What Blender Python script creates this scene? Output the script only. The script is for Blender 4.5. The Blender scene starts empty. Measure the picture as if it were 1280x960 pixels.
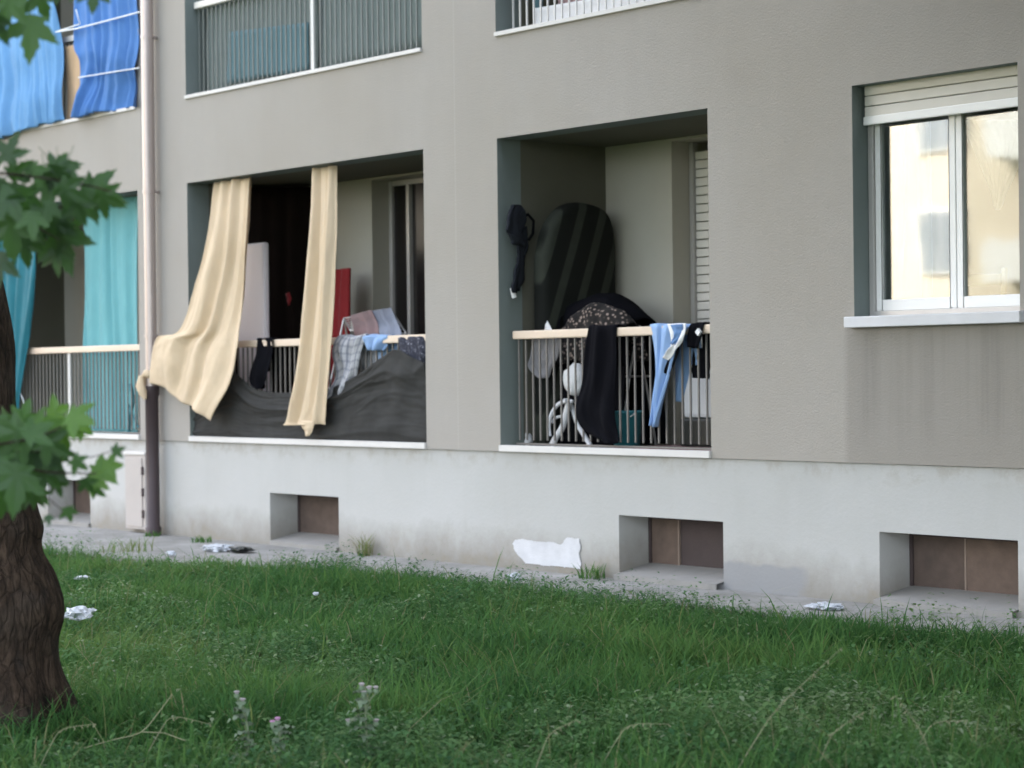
import bpy, bmesh, math, random
import numpy as np
from mathutils import Vector, Matrix, noise as mnoise
SC = bpy.context.scene
COL = SC.collection
rnd = random.Random(7)
nrs = np.random.RandomState(11)
R = math.radians

# ------------------------------------------------------------------ camera
YAW, PITCH, ROLL = R(-49.88), R(-0.30), R(-0.67)
CAM = Vector((13.28, -11.06, 1.589))
FPX = 2650.0                       # focal length in pixels of the 1280 px wide photograph
_f = Vector((math.sin(YAW) * math.cos(PITCH), math.cos(YAW) * math.cos(PITCH), math.sin(PITCH)))
_r = Vector((math.cos(YAW), -math.sin(YAW), 0))
_u = _r.cross(_f)
CR = math.cos(ROLL) * _r + math.sin(ROLL) * _u
CU = -math.sin(ROLL) * _r + math.cos(ROLL) * _u
CF = _f
cam = bpy.data.cameras.new('camera')
co = bpy.data.objects.new('camera', cam)
COL.objects.link(co)
co.matrix_world = Matrix(((CR.x, CU.x, -CF.x, CAM.x), (CR.y, CU.y, -CF.y, CAM.y), (CR.z, CU.z, -CF.z, CAM.z), (0, 0, 0, 1)))
cam.sensor_width = 36
cam.lens = FPX / 1280 * 36
cam.clip_end = 2000
cam.dof.use_dof = True
cam.dof.focus_distance = 12.0
cam.dof.aperture_fstop = 2.7
SC.camera = co

# ------------------------------------------------------------------ light
SUN_EL, SUN_AZ = R(44), R(-48)       # the sun stands behind the building: the whole yard lies in its shade
world = bpy.data.worlds.new('World')
SC.world = world
world.use_nodes = True
wn, wl = world.node_tree.nodes, world.node_tree.links
wn.clear()
wo = wn.new('ShaderNodeOutputWorld')
bg = wn.new('ShaderNodeBackground')
sky = wn.new('ShaderNodeTexSky')
sky.sky_type = 'NISHITA'
sky.sun_disc = False
sky.sun_elevation = SUN_EL
sky.sun_rotation = SUN_AZ
sky.air_density = 1.0
sky.dust_density = 2.5
sky.ozone_density = 1.0
hsv = wn.new('ShaderNodeHueSaturation')
hsv.inputs['Saturation'].default_value = 0.44
bg.inputs['Strength'].default_value = 0.15
wl.new(sky.outputs[0], hsv.inputs['Color'])
wl.new(hsv.outputs[0], bg.inputs['Color'])
wl.new(bg.outputs[0], wo.inputs['Surface'])
sun = bpy.data.lights.new('sun', 'SUN')
sun.energy = 3.5
sun.angle = R(0.53)
sun.color = (1.0, 0.93, 0.82)
so = bpy.data.objects.new('sun', sun)
COL.objects.link(so)
sdir = Vector((math.sin(SUN_AZ) * math.cos(SUN_EL), math.cos(SUN_AZ) * math.cos(SUN_EL), math.sin(SUN_EL)))
so.rotation_euler = sdir.to_track_quat('Z', 'Y').to_euler()
so.location = sdir * 60
SC.view_settings.view_transform = 'Standard'
SC.view_settings.look = 'None'
SC.view_settings.exposure = 2.85
SC.view_settings.gamma = 1
SC.cycles.max_bounces = 8
SC.cycles.diffuse_bounces = 5
SC.cycles.glossy_bounces = 4
SC.cycles.transparent_max_bounces = 12
SC.cycles.sample_clamp_indirect = 6
try:
    SC.cycles.use_denoising = True
    SC.cycles.denoiser = 'OPENIMAGEDENOISE'
except Exception:
    pass

# ------------------------------------------------------------------ helpers
def at(px, py, Y=None, Z=None, dist=None):
    """point of the place seen at a pixel of the photograph, on the plane Y, the plane Z or at a depth"""
    k = CR * ((px - 640) / FPX) + CU * ((480 - py) / FPX) + CF
    if Y is not None:
        t = (Y - CAM.y) / k.y
    elif Z is not None:
        t = (Z - CAM.z) / k.z
    else:
        t = dist
    return CAM + k * t

MATS = {}
class NT:
    def __init__(s, name):
        m = bpy.data.materials.new(name)
        m.use_nodes = True
        s.m, s.n, s.l = m, m.node_tree.nodes, m.node_tree.links
        s.b = s.n['Principled BSDF']
        s.out = s.n['Material Output']
        MATS[name] = m
    def node(s, t, **kw):
        n = s.n.new(t)
        for k, v in kw.items():
            if hasattr(n, k) and k not in n.inputs:
                setattr(n, k, v)
            else:
                n.inputs[k].default_value = v
        return n
    def link(s, a, b):
        s.l.new(a, b)
    def coord(s, kind='Object', scale=(1, 1, 1), loc=(0, 0, 0), rot=(0, 0, 0)):
        t = s.n.new('ShaderNodeTexCoord')
        m = s.n.new('ShaderNodeMapping')
        m.inputs['Scale'].default_value = scale
        m.inputs['Location'].default_value = loc
        m.inputs['Rotation'].default_value = rot
        s.link(t.outputs[kind], m.inputs['Vector'])
        return m.outputs[0]
    def noise(s, vec, scale, detail=4, rough=.55):
        n = s.node('ShaderNodeTexNoise', Scale=scale, Detail=detail, Roughness=rough)
        s.link(vec, n.inputs['Vector'])
        return n.outputs['Fac']
    def ramp(s, fac, stops):
        r = s.n.new('ShaderNodeValToRGB')
        e = r.color_ramp.elements
        while len(e) < len(stops):
            e.new(.5)
        for el, (p, c) in zip(e, stops):
            el.position = p
            el.color = (c, c, c, 1) if not hasattr(c, '__len__') else (*c[:3], 1)
        s.link(fac, r.inputs['Fac'])
        return r.outputs['Color']
    def mix(s, fac, a, b, mode='MIX'):
        n = s.n.new('ShaderNodeMix')
        n.data_type = 'RGBA'
        n.blend_type = mode
        for sock, v in ((n.inputs[0], fac), (n.inputs[6], a), (n.inputs[7], b)):
            if hasattr(v, 'is_output'):
                s.link(v, sock)
            else:
                sock.default_value = v if not hasattr(v, '__len__') else (*v[:3], 1)
        return n.outputs[2]
    def math(s, op, a, b=0.0):
        n = s.n.new('ShaderNodeMath')
        n.operation = op
        for i, v in enumerate((a, b)):
            if hasattr(v, 'is_output'):
                s.link(v, n.inputs[i])
            else:
                n.inputs[i].default_value = v
        return n.outputs[0]
    def sep(s, vec):
        n = s.n.new('ShaderNodeSeparateXYZ')
        s.link(vec, n.inputs[0])
        return n.outputs
    def band(s, v, a0, a1, b1, b0):
        """soft mask: 0 below a0, 1 from a1 to b1, 0 above b0"""
        def mr(x0, x1):
            n = s.n.new('ShaderNodeMapRange')
            n.inputs[1].default_value = x0
            n.inputs[2].default_value = x1
            s.link(v, n.inputs[0])
            return n.outputs[0]
        return s.math('MULTIPLY', mr(a0, a1), s.math('SUBTRACT', 1.0, mr(b1, b0)))
    def set(s, col=None, rough=.8, metal=0, bump=None, bstr=.3, bdist=.01, spec=None):
        if col is not None:
            if hasattr(col, 'is_output'):
                s.link(col, s.b.inputs['Base Color'])
            else:
                s.b.inputs['Base Color'].default_value = (*col[:3], 1)
        if hasattr(rough, 'is_output'):
            s.link(rough, s.b.inputs['Roughness'])
        else:
            s.b.inputs['Roughness'].default_value = rough
        s.b.inputs['Metallic'].default_value = metal
        if spec is not None:
            s.b.inputs['Specular IOR Level'].default_value = spec
        if bump is not None:
            n = s.node('ShaderNodeBump', Strength=bstr, Distance=bdist)
            s.link(bump, n.inputs['Height'])
            s.link(n.outputs[0], s.b.inputs['Normal'])
        return s.m
    def translucent(s, col, fac):
        t = s.n.new('ShaderNodeBsdfTranslucent')
        if hasattr(col, 'is_output'):
            s.link(col, t.inputs['Color'])
        else:
            t.inputs['Color'].default_value = (*col[:3], 1)
        mx = s.n.new('ShaderNodeMixShader')
        mx.inputs[0].default_value = fac
        s.link(s.b.outputs[0], mx.inputs[1])
        s.link(t.outputs[0], mx.inputs[2])
        s.link(mx.outputs[0], s.out.inputs['Surface'])

def plain(name, col, rough=.7, metal=0, var=.15, scale=6, bump=.15, spec=None):
    """a base colour with a little uneven tone and relief"""
    t = NT(name)
    v = t.coord('Object')
    n = t.noise(v, scale, 5)
    c = t.mix(n, [x * (1 - var) for x in col], [min(1, x * (1 + var)) for x in col])
    n2 = t.noise(v, scale * 12, 3)
    return t.set(c, rough, metal, n2, bump, .004, spec)

def cloth(name, col, var=.14, trans=0.0, tcol=None, rough=.9, weave=90):
    t = NT(name)
    v = t.coord('Object')
    n = t.noise(v, 5, 4)
    c = t.mix(n, [x * (1 - var) for x in col], [min(1, x * (1 + var)) for x in col])
    cr = t.noise(t.coord('Object', (1, 1, .45)), 11, 5, .6)
    c = t.mix(t.ramp(cr, ((.5, 0.0), (.78, .22))), c, [x * .72 for x in col])
    f = t.math('ADD', t.noise(v, weave, 3), t.math('MULTIPLY', cr, 5.0))
    t.set(c, rough, 0, f, .35, .004, .2)
    t.b.inputs['Sheen Weight'].default_value = .15 if max(col) > .05 else 0
    if max(col) < .05: t.b.inputs['Specular IOR Level'].default_value = .04
    if trans:
        t.translucent(tcol or col, trans)
    return t.m

# ---- building materials
def stucco(name, base, warm, grime_and_shade=True):
    t = NT(name)
    v = t.coord('Object')
    x, y, z = t.sep(v)
    big = t.noise(v, .55, 4, .6)
    c = t.mix(t.ramp(big, ((.3, 0.0), (.7, 1.0))), base, warm)
    st = t.noise(t.coord('Object', (2.6, 2.6, .16)), 1.6, 5, .62)          # rain streaks run down the wall
    c = t.mix(t.ramp(st, ((.42, 0.0), (.8, .13))), c, [k * .68 for k in base])
    mott = t.noise(v, 7, 5, .7)
    c = t.mix(t.ramp(mott, ((.35, 0.0), (.7, .2))), c, [k * .90 for k in base])
    if grime_and_shade:
        # repainted darker field under the bay window
        m = t.math('MULTIPLY', t.band(x, 3.66, 3.72, 5.2, 5.3), t.band(z, .5, .6, 1.86, 1.93))
        c = t.mix(t.math('MULTIPLY', m, .36), c, [k * .55 for k in warm])
        run = t.noise(t.coord('Object', (7, 7, .25)), 1.2, 4, .6)
        m2 = t.math('MULTIPLY', t.band(x, 3.7, 3.9, 5.3, 5.5), t.band(z, 1.0, 1.3, 1.88, 1.95))
        c = t.mix(t.math('MULTIPLY', m2, t.ramp(run, ((.45, 0.0), (.7, .5)))), c, [k * .5 for k in base])
        m3 = t.math('MULTIPLY', t.band(x, 3.4, 5.4, 9., 9.2), t.band(z, 3.3, 3.9, 5, 7))  # shade painted in: upper wall darkens gradually towards the right
        c = t.mix(t.math('MULTIPLY', m3, .35), c, [k * .6 for k in warm])
        # vertical expansion joint
        j = t.band(x, -.56, -.552, -.545, -.537)
        c = t.mix(t.math('MULTIPLY', j, .25), c, [k * 1.25 for k in base])
    gr = t.noise(v, 26, 6, .8)
    c = t.mix(t.ramp(gr, ((.42, 0.0), (.62, .10))), c, [k * .82 for k in base])
    f = t.noise(v, 60, 4, .7)
    return t.set(c, .92, 0, f, .6, .006, .25)
stucco('facade_stucco', (.362, .336, .306), (.330, .300, .260))

def plinth_mat():
    t = NT('plinth_plaster')
    v = t.coord('Object')
    x, y, z = t.sep(v)
    big = t.noise(v, .8, 5, .6)
    c = t.mix(t.ramp(big, ((.3, 0.0), (.7, 1.0))), (.455, .45, .435), (.41, .405, .385))
    st = t.noise(t.coord('Object', (3, 3, .3)), 1.5, 5, .65)
    c = t.mix(t.ramp(st, ((.5, 0.0), (.8, .2))), c, (.36, .35, .325))
    low = t.noise(t.coord('Object', (1, 1, .8)), 2.2, 6, .7)
    zz = t.math('ADD', z, t.math('MULTIPLY', t.math('SUBTRACT', low, .5), -.5))
    m = t.band(zz, -5, -4, .02, .34)
    c = t.mix(t.math('MULTIPLY', m, .85), c, (.235, .215, .185))
    spot = t.noise(v, 3.5, 6, .75)
    m = t.math('MULTIPLY', t.band(z, -1, -.9, .04, .34), t.ramp(spot, ((.5, 0.0), (.72, .7))))
    c = t.mix(m, c, (.26, .22, .16))
    # cement repair beside the middle cellar window
    w = t.noise(v, 4, 3)
    xx = t.math('ADD', x, t.math('MULTIPLY', w, .2))
    zz = t.math('ADD', z, t.math('MULTIPLY', w, .12))
    m = t.math('MULTIPLY', t.band(xx, 2.4, 2.45, 3.33, 3.4), t.band(zz, -1, -.9, .24, .27))
    c = t.mix(t.math('MULTIPLY', m, .9), c, (.27, .27, .275))
    # crumbling top edge under the right-hand loggia
    e = t.noise(v, 6, 5, .7)
    m = t.math('MULTIPLY', t.band(z, .78, .9, 1.0, 1.1), t.ramp(e, ((.48, 0.0), (.6, .5))))
    c = t.mix(m, c, (.34, .31, .27))
    f = t.noise(v, 35, 5, .7)
    return t.set(c, .93, 0, f, .4, .006, .25)
plinth_mat()
plain('reveal_paint', (.185, .215, .205), .9, 0, .12, 3, .3, .2)

def loggia_mat(name, a, b):
    t = NT(name)
    v = t.coord('Object')
    n = t.noise(v, 1.4, 5, .6)
    c = t.mix(n, a, b)
    f = t.noise(v, 50, 3)
    return t.set(c, .9, 0, f, .25, .004, .25)
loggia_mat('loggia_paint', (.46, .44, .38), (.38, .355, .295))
loggia_mat('loggia_shaded_paint', (.15, .145, .115), (.11, .105, .08))  # side walls and ceilings: interior shade deepened by a darker base colour
loggia_mat('room_paint', (.62, .52, .36), (.55, .45, .3))
plain('concrete', (.27, .258, .24), .93, 0, .22, 3, .5)
plain('white_sill', (.60, .575, .55), .6, 0, .12, 4)
plain('stone_sill', (.60, .60, .62), .5, 0, .12, 5)
plain('handrail_paint', (.66, .53, .41), .5, 0, .12, 3)
plain('white_rail_paint', (.70, .67, .62), .5, 0, .1, 3)
plain('baluster_paint', (.165, .152, .14), .55, .0, .18, 3)
plain('pale_baluster_paint', (.6, .59, .57), .5, 0, .1, 3)
plain('dull_baluster_paint', (.17, .185, .175), .55, 0, .18, 3)
plain('white_paint', (.85, .84, .82), .4, 0, .05, 3)
plain('shutter_slat', (.68, .64, .58), .55, 0, .08, 3)
plain('aluminium_frame', (.52, .5, .48), .4, .3, .1, 3)
plain('roof_felt', (.12, .12, .12), .95)
plain('cellar_board', (.095, .066, .052), .8, 0, .5, 9, .8)
plain('rusty_board', (.125, .085, .064), .75, 0, .5, 9, .8)
plain('dark_board', (.055, .038, .036), .75, 0, .3, 5, .6)
plain('edge_strip', (.22, .165, .13), .7)
plain('fresh_plaster', (.55, .55, .565), .9, 0, .22, 7, .6)
plain('cabinet_paint', (.40, .36, .335), .6, 0, .1, 3)
plain('hinge_dark', (.07, .05, .05), .7)

def glass(name, refl, tint, k):
    t = NT(name)
    t.n.remove(t.b)
    g = t.node('ShaderNodeBsdfGlossy', Roughness=.035)
    g.inputs['Color'].default_value = (1, 1, 1, 1)
    v = t.coord('Object')
    nz = t.noise(v, 1.6, 2)
    bp = t.node('ShaderNodeBump', Strength=.05, Distance=.02)
    t.link(nz, bp.inputs['Height'])
    t.link(bp.outputs[0], g.inputs['Normal'])
    tr = t.node('ShaderNodeBsdfTransparent')
    tr.inputs['Color'].default_value = (*tint, 1)
    lw = t.node('ShaderNodeFresnel', IOR=1.5)
    fac = t.math('ADD', t.math('MULTIPLY', lw.outputs[0], k), refl)
    mx = t.n.new('ShaderNodeMixShader')
    t.link(fac, mx.inputs[0])
    t.link(tr.outputs[0], mx.inputs[1])
    t.link(g.outputs[0], mx.inputs[2])
    t.link(mx.outputs[0], t.out.inputs['Surface'])
glass('window_glass', .02, (.85, .88, .86), 1.0)
glass('coated_glass', .07, (.75, .78, .78), 1.4)
plain('dark_glass', (.012, .010, .010), .25, 0, .2, 2, 0)

# ---- cloth materials
cloth('cream_cotton', (.72, .575, .40), .06, .2, (.74, .58, .34))
cloth('turquoise_cotton', (.19, .47, .50), .1, .25, (.18, .52, .58))
cloth('deep_turquoise', (.022, .15, .19), .2, .12, (.02, .17, .22))
cloth('light_blue_sheet', (.17, .37, .64), .16, .2, (.15, .36, .62))
cloth('blue_sheet', (.105, .25, .57), .18, .2, (.09, .2, .52))
cloth('beige_sheet', (.55, .38, .23), .12, .1)
cloth('dark_tarp', (.047, .046, .044), .3, 0, None, .8, 160)
cloth('black_cotton', (.006, .006, .008), .3, 0, None, .95)
cloth('navy_cotton', (.022, .024, .03), .3, 0, None, .95)
cloth('near_black_sheet', (.010, .007, .006), .3)
cloth('grey_cotton', (.22, .21, .22), .2)
cloth('pale_blue_cotton', (.30, .45, .72), .14, .1)
cloth('denim', (.17, .27, .43), .2)
cloth('red_cotton', (.22, .018, .02), .2)
cloth('dark_red_mat', (.16, .05, .045), .25)
cloth('white_cotton', (.75, .74, .74), .06)
cloth('sheer_white', (.8, .78, .72), .05, .5)
cloth('grey_green_sheet', (.165, .20, .19), .15, .1)
cloth('dull_blue_sheet', (.11, .20, .225), .12, .1)
cloth('mauve_cloth', (.26, .17, .17), .3)
cloth('grey_blue_cloth', (.22, .24, .30), .25)

def stripe_mat(name, a, b, scale, rot, width=.5, kind='UV', soft=.06):
    t = NT(name)
    v = t.coord(kind, (1, 1, 1), (0, 0, 0), (0, 0, rot))
    x, y, z = t.sep(v)
    s = t.math('FRACT', t.math('MULTIPLY', x, scale))
    m = t.band(s, .02, .02 + soft, width, width + soft)
    n = t.noise(t.coord('Object'), 8, 4)
    c = t.mix(m, a, b)
    c = t.mix(t.math('MULTIPLY', n, .5), c, [k * .55 for k in a])
    t.set(c, .9, 0, t.noise(t.coord('Object'), 90, 3), .2, .003, .2)
    return t
stripe_mat('dark_striped_rug', (.012, .013, .011), (.05, .055, .043), 3.6, R(28), .38)
def plaid_mat():
    t = NT('plaid_cotton')
    x, y, z = t.sep(t.coord('UV'))
    def lines(c, n, w):
        s = t.math('FRACT', t.math('MULTIPLY', c, n))
        return t.band(s, .0, .05, w, w + .08)
    a = lines(x, 7, .35); b = lines(y, 16, .3); c2 = lines(x, 14, .2); 
    c = t.mix(t.math('MULTIPLY', a, .8), (.50, .50, .52), (.20, .21, .25))
    c = t.mix(t.math('MULTIPLY', b, .45), c, (.13, .14, .18))
    c = t.mix(t.math('MULTIPLY', c2, .4), c, (.62, .60, .60))
    n = t.noise(t.coord('Object'), 9, 4)
    c = t.mix(t.math('MULTIPLY', n, .3), c, (.2, .2, .24))
    t.set(c, .9, 0, t.noise(t.coord('Object'), 90, 3), .2, .003, .2)
plaid_mat()
def leopard_mat():
    t = NT('leopard_cloth')
    v = t.coord('Object', (1, 1, 1))
    vo = t.node('ShaderNodeTexVoronoi', Scale=30.0)
    t.link(v, vo.inputs['Vector'])
    n = t.noise(v, 20, 4, .7)
    k = t.math('ADD', vo.outputs['Distance'], t.math('MULTIPLY', n, .5))
    c = t.ramp(k, ((.48, (.30, .23, .20)), (.56, (.16, .12, .10)), (.64, (.02, .016, .014)), (1.0, (.010, .008, .008))))
    t.set(c, .95)
leopard_mat()
def paisley_mat():
    t = NT('speckled_navy_cloth')
    v = t.coord('Object')
    n = t.noise(v, 38, 3, .7)
    c = t.ramp(n, ((.45, (.02, .022, .035)), (.6, (.05, .05, .07)), (.68, (.3, .3, .34))))
    t.set(c, .95)
paisley_mat()
cloth('speckled_blue_cloth', (.12, .22, .42), .6)

plain('pipe_metal', (.44, .37, .345), .34, .5, .08, 2, .06)
plain('cast_iron', (.050, .034, .036), .55, .2, .25, 6, .3)
plain('board_white', (.82, .76, .78), .5, 0, .05, 2)
plain('steel_rod', (.55, .54, .53), .35, .7, .1, 3)
plain('white_plastic', (.72, .72, .74), .4, 0, .06, 3)
plain('teal_plastic', (.03, .20, .24), .45, 0, .15, 3)
plain('dirty_white', (.62, .62, .63), .5, 0, .1, 4)
plain('paper_white', (.50, .52, .56), .75, 0, .06, 20, .4)
plain('black_plastic', (.02, .022, .02), .4)
plain('cord_white', (.72, .74, .76), .7)
plain('pale_wood', (.62, .46, .2), .5, 0, .15, 4)
plain('far_cream', (.70, .62, .50), .9, 0, .06, 1)
plain('far_pink', (.52, .40, .34), .9, 0, .08, 1)
plain('far_glass', (.24, .27, .30), .2, 0, .1, 1, 0)
plain('thistle_stem', (.13, .17, .09), .8)
plain('thistle_leaf', (.12, .17, .10), .8, 0, .25, 10)
plain('thistle_flower', (.42, .22, .36), .8, 0, .2, 20)
plain('thistle_pale', (.34, .30, .30), .8, 0, .2, 20)

def bark():
    t = NT('bark')
    v = t.coord('Object', (1, 1, .28))
    n = t.noise(v, 15, 8, .75)
    n2 = t.noise(t.coord('Object'), 2.2, 4)
    c = t.ramp(n, ((.36, (.010, .007, .005)), (.5, (.038, .025, .017)), (.66, (.085, .058, .040))))
    c = t.mix(t.ramp(n2, ((.5, 0.0), (.75, .5))), c, (.075, .066, .058))
    vo = t.node('ShaderNodeTexVoronoi', feature='DISTANCE_TO_EDGE', Scale=27.0)
    wv = t.n.new('ShaderNodeVectorMath'); wv.operation = 'ADD'
    nz = t.node('ShaderNodeTexNoise', Scale=6.0, Detail=3.0)
    vv = t.coord('Object', (1, 1, .3))
    t.link(vv, nz.inputs['Vector']); t.link(vv, wv.inputs[0])
    sc = t.n.new('ShaderNodeVectorMath'); sc.operation = 'SCALE'; sc.inputs['Scale'].default_value = .16
    t.link(nz.outputs['Color'], sc.inputs[0]); t.link(sc.outputs[0], wv.inputs[1])
    t.link(wv.outputs[0], vo.inputs['Vector'])
    ck = t.ramp(vo.outputs['Distance'], ((.0, 0.0), (.14, 1.0)))
    c = t.mix(t.math('ADD', t.math('MULTIPLY', ck, .4), .6), (.016, .012, .009), c)
    hgt = t.math('ADD', t.math('MULTIPLY', ck, .35), n)
    t.set(c, .95, 0, hgt, 1.0, .03, .15)
bark()
def leafmat(name, a, b, back):
    t = NT(name)
    oi = t.n.new('ShaderNodeObjectInfo')
    n = t.noise(t.coord('Object'), 14, 3)
    c = t.mix(oi.outputs['Random'], a, b)
    c = t.mix(t.math('MULTIPLY', n, .35), c, [k * .6 for k in a])
    t.set(c, .55, 0, n, .2, .004, .4)
    t.translucent(back, .32)
leafmat('maple_leaf', (.016, .042, .015), (.042, .098, .024), (.07, .19, .02))
leafmat('young_leaf', (.05, .125, .022), (.085, .17, .03), (.15, .30, .03))
def tinted(name, stops, trans, tcol):
    t = NT(name)
    a = t.n.new('ShaderNodeAttribute')
    a.attribute_name = 'tint'
    c = t.ramp(a.outputs['Fac'], stops)
    t.set(c, .75, 0, None, .2, .004, .12)
    t.translucent(c, trans)
tinted('grass_blades', ((0.0, (.036, .105, .034)), (.35, (.070, .165, .044)), (.62, (.106, .205, .054)), (.85, (.155, .235, .066)), (.94, (.18, .19, .08)), (1.0, (.27, .25, .15))), .45, None)
tinted('weed_leaves', ((0.0, (.042, .115, .046)), (.5, (.095, .20, .070)), (.85, (.165, .26, .10)), (1.0, (.26, .32, .20))), .4, None)
tinted('crown_leaves', ((0.0, (.020, .055, .018)), (1.0, (.055, .12, .03))), .3, None)
def soil():
    t = NT('soil')
    v = t.coord('Object')
    n = t.noise(v, 3, 6, .7)
    c = t.ramp(n, ((.35, (.022, .038, .014)), (.55, (.045, .058, .022)), (.75, (.085, .075, .042))))
    t.set(c, .97, 0, n, .6, .03, .1)
soil()
def pave():
    t = NT('pavement_concrete')
    v = t.coord('Object')
    n = t.noise(v, 1.7, 6, .65)
    c = t.ramp(n, ((.3, (.20, .195, .18)), (.55, (.30, .29, .275)), (.75, (.37, .36, .345))))
    n2 = t.noise(v, 9, 6, .75)
    c = t.mix(t.ramp(n2, ((.52, 0.0), (.7, .7))), c, (.13, .125, .095))
    t.set(c, .95, 0, n2, .5, .01, .2)
pave()

# ------------------------------------------------------------------ mesh building
def wloc(o):
    v = Vector((0, 0, 0))
    while o is not None:
        v += o.location
        o = o.parent
    return v

class MB:
    """collects shapes in world coordinates; build() links them as one mesh object under its parent"""
    def __init__(s):
        s.v, s.f, s.uv = [], [], None
    def quad(s, a, b, c, d):
        i = len(s.v)
        s.v += [tuple(a), tuple(b), tuple(c), tuple(d)]
        s.f.append((i, i + 1, i + 2, i + 3))
    def box(s, x0, x1, y0, y1, z0, z1, m=None):
        i = len(s.v)
        P = [(x, y, z) for x in (x0, x1) for y in (y0, y1) for z in (z0, z1)]
        if m is not None:
            P = [tuple(m @ Vector(p)) for p in P]
        s.v += P
        s.f += [tuple(i + k for k in q) for q in ((0, 1, 3, 2), (4, 6, 7, 5), (0, 4, 5, 1), (2, 3, 7, 6), (0, 2, 6, 4), (1, 5, 7, 3))]
        return s
    def tube(s, pts, rad, n=10, cap=True):
        pts = [Vector(p) for p in pts]
        if not hasattr(rad, '__len__'):
            rad = [rad] * len(pts)
        base = len(s.v)
        prev = None
        for i, p in enumerate(pts):
            d = (pts[min(i + 1, len(pts) - 1)] - pts[max(i - 1, 0)]).normalized()
            a = prev if prev is not None else (Vector((1, 0, 0)) if abs(d.x) < .8 else Vector((0, 1, 0)))
            a = (a - d * a.dot(d)).normalized()
            prev = a
            b = d.cross(a)
            for k in range(n):
                t = 2 * math.pi * k / n
                s.v.append(tuple(p + (a * math.cos(t) + b * math.sin(t)) * rad[i]))
        for i in range(len(pts) - 1):
            for k in range(n):
                k2 = (k + 1) % n
                s.f.append((base + i * n + k, base + i * n + k2, base + (i + 1) * n + k2, base + (i + 1) * n + k))
        if cap:
            for st, rev in ((base, True), (base + (len(pts) - 1) * n, False)):
                i = len(s.v)
                s.v += [s.v[st + k] for k in range(n)]
                s.f.append(tuple(i + k for k in (reversed(range(n)) if rev else range(n))))
        return s
    def mesh(s, name, mat, org=Vector((0, 0, 0)), smooth=False, bevel=0):
        me = bpy.data.meshes.new(name)
        me.from_pydata([tuple(Vector(p) - org) for p in s.v], [], s.f)
        if bevel:
            bm = bmesh.new()
            bm.from_mesh(me)
            bmesh.ops.remove_doubles(bm, verts=bm.verts, dist=1e-5)
            bmesh.ops.recalc_face_normals(bm, faces=bm.faces)
            bmesh.ops.bevel(bm, geom=[e for e in bm.edges if e.calc_face_angle(0) > .5], offset=bevel, segments=2, profile=.6, affect='EDGES')
            bm.to_mesh(me)
            bm.free()
        elif not s.uv:
            bm = bmesh.new()
            bm.from_mesh(me)
            bmesh.ops.recalc_face_normals(bm, faces=bm.faces)
            bm.to_mesh(me)
            bm.free()
        if s.uv:
            l = me.uv_layers.new(name='UVMap')
            for p in me.polygons:
                for li in p.loop_indices:
                    l.data[li].uv = s.uv[me.loops[li].vertex_index]
        if mat:
            me.materials.append(MATS[mat])
        if smooth:
            me.polygons.foreach_set('use_smooth', [True] * len(me.polygons))
        me.update()
        return me
    def build(s, name, mat, parent=None, smooth=False, bevel=0, loc=None):
        org = Vector(loc) if loc is not None else (wloc(parent) if parent else Vector((0, 0, 0)))
        me = s.mesh(name, mat, org, smooth, bevel)
        return link(name, me, parent, org)

def link(name, me, parent=None, loc=None):
    o = bpy.data.objects.new(name, me)
    COL.objects.link(o)
    if parent is not None:
        o.parent = parent
        if loc is not None:
            o.location = Vector(loc) - wloc(parent)
    elif loc is not None:
        o.location = loc
    return o

def tag(o, label=None, cat=None, group=None, kind=None):
    if label: o['label'] = label
    if cat: o['category'] = cat
    if group: o['group'] = group
    if kind: o['kind'] = kind
    return o

def thing(name, label, cat, loc=(0, 0, 0), group=None):
    o = bpy.data.objects.new(name, None)
    COL.objects.link(o)
    o.location = loc
    o.empty_display_size = .2
    return tag(o, label, cat, group)

def catmull(P, t):
    n = len(P) - 1
    x = min(max(t * n, 0), n - 1e-6)
    i = int(x)
    u = x - i
    p1, p2 = P[i], P[i + 1]
    p0 = P[i - 1] if i else p1 * 2 - p2
    p3 = P[i + 2] if i + 2 <= n else p2 * 2 - p1
    return .5 * ((2 * p1) + (p2 - p0) * u + (2 * p0 - 5 * p1 + 4 * p2 - p3) * u * u + (3 * p1 - p0 - 3 * p2 + p3) * u ** 3)

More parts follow.
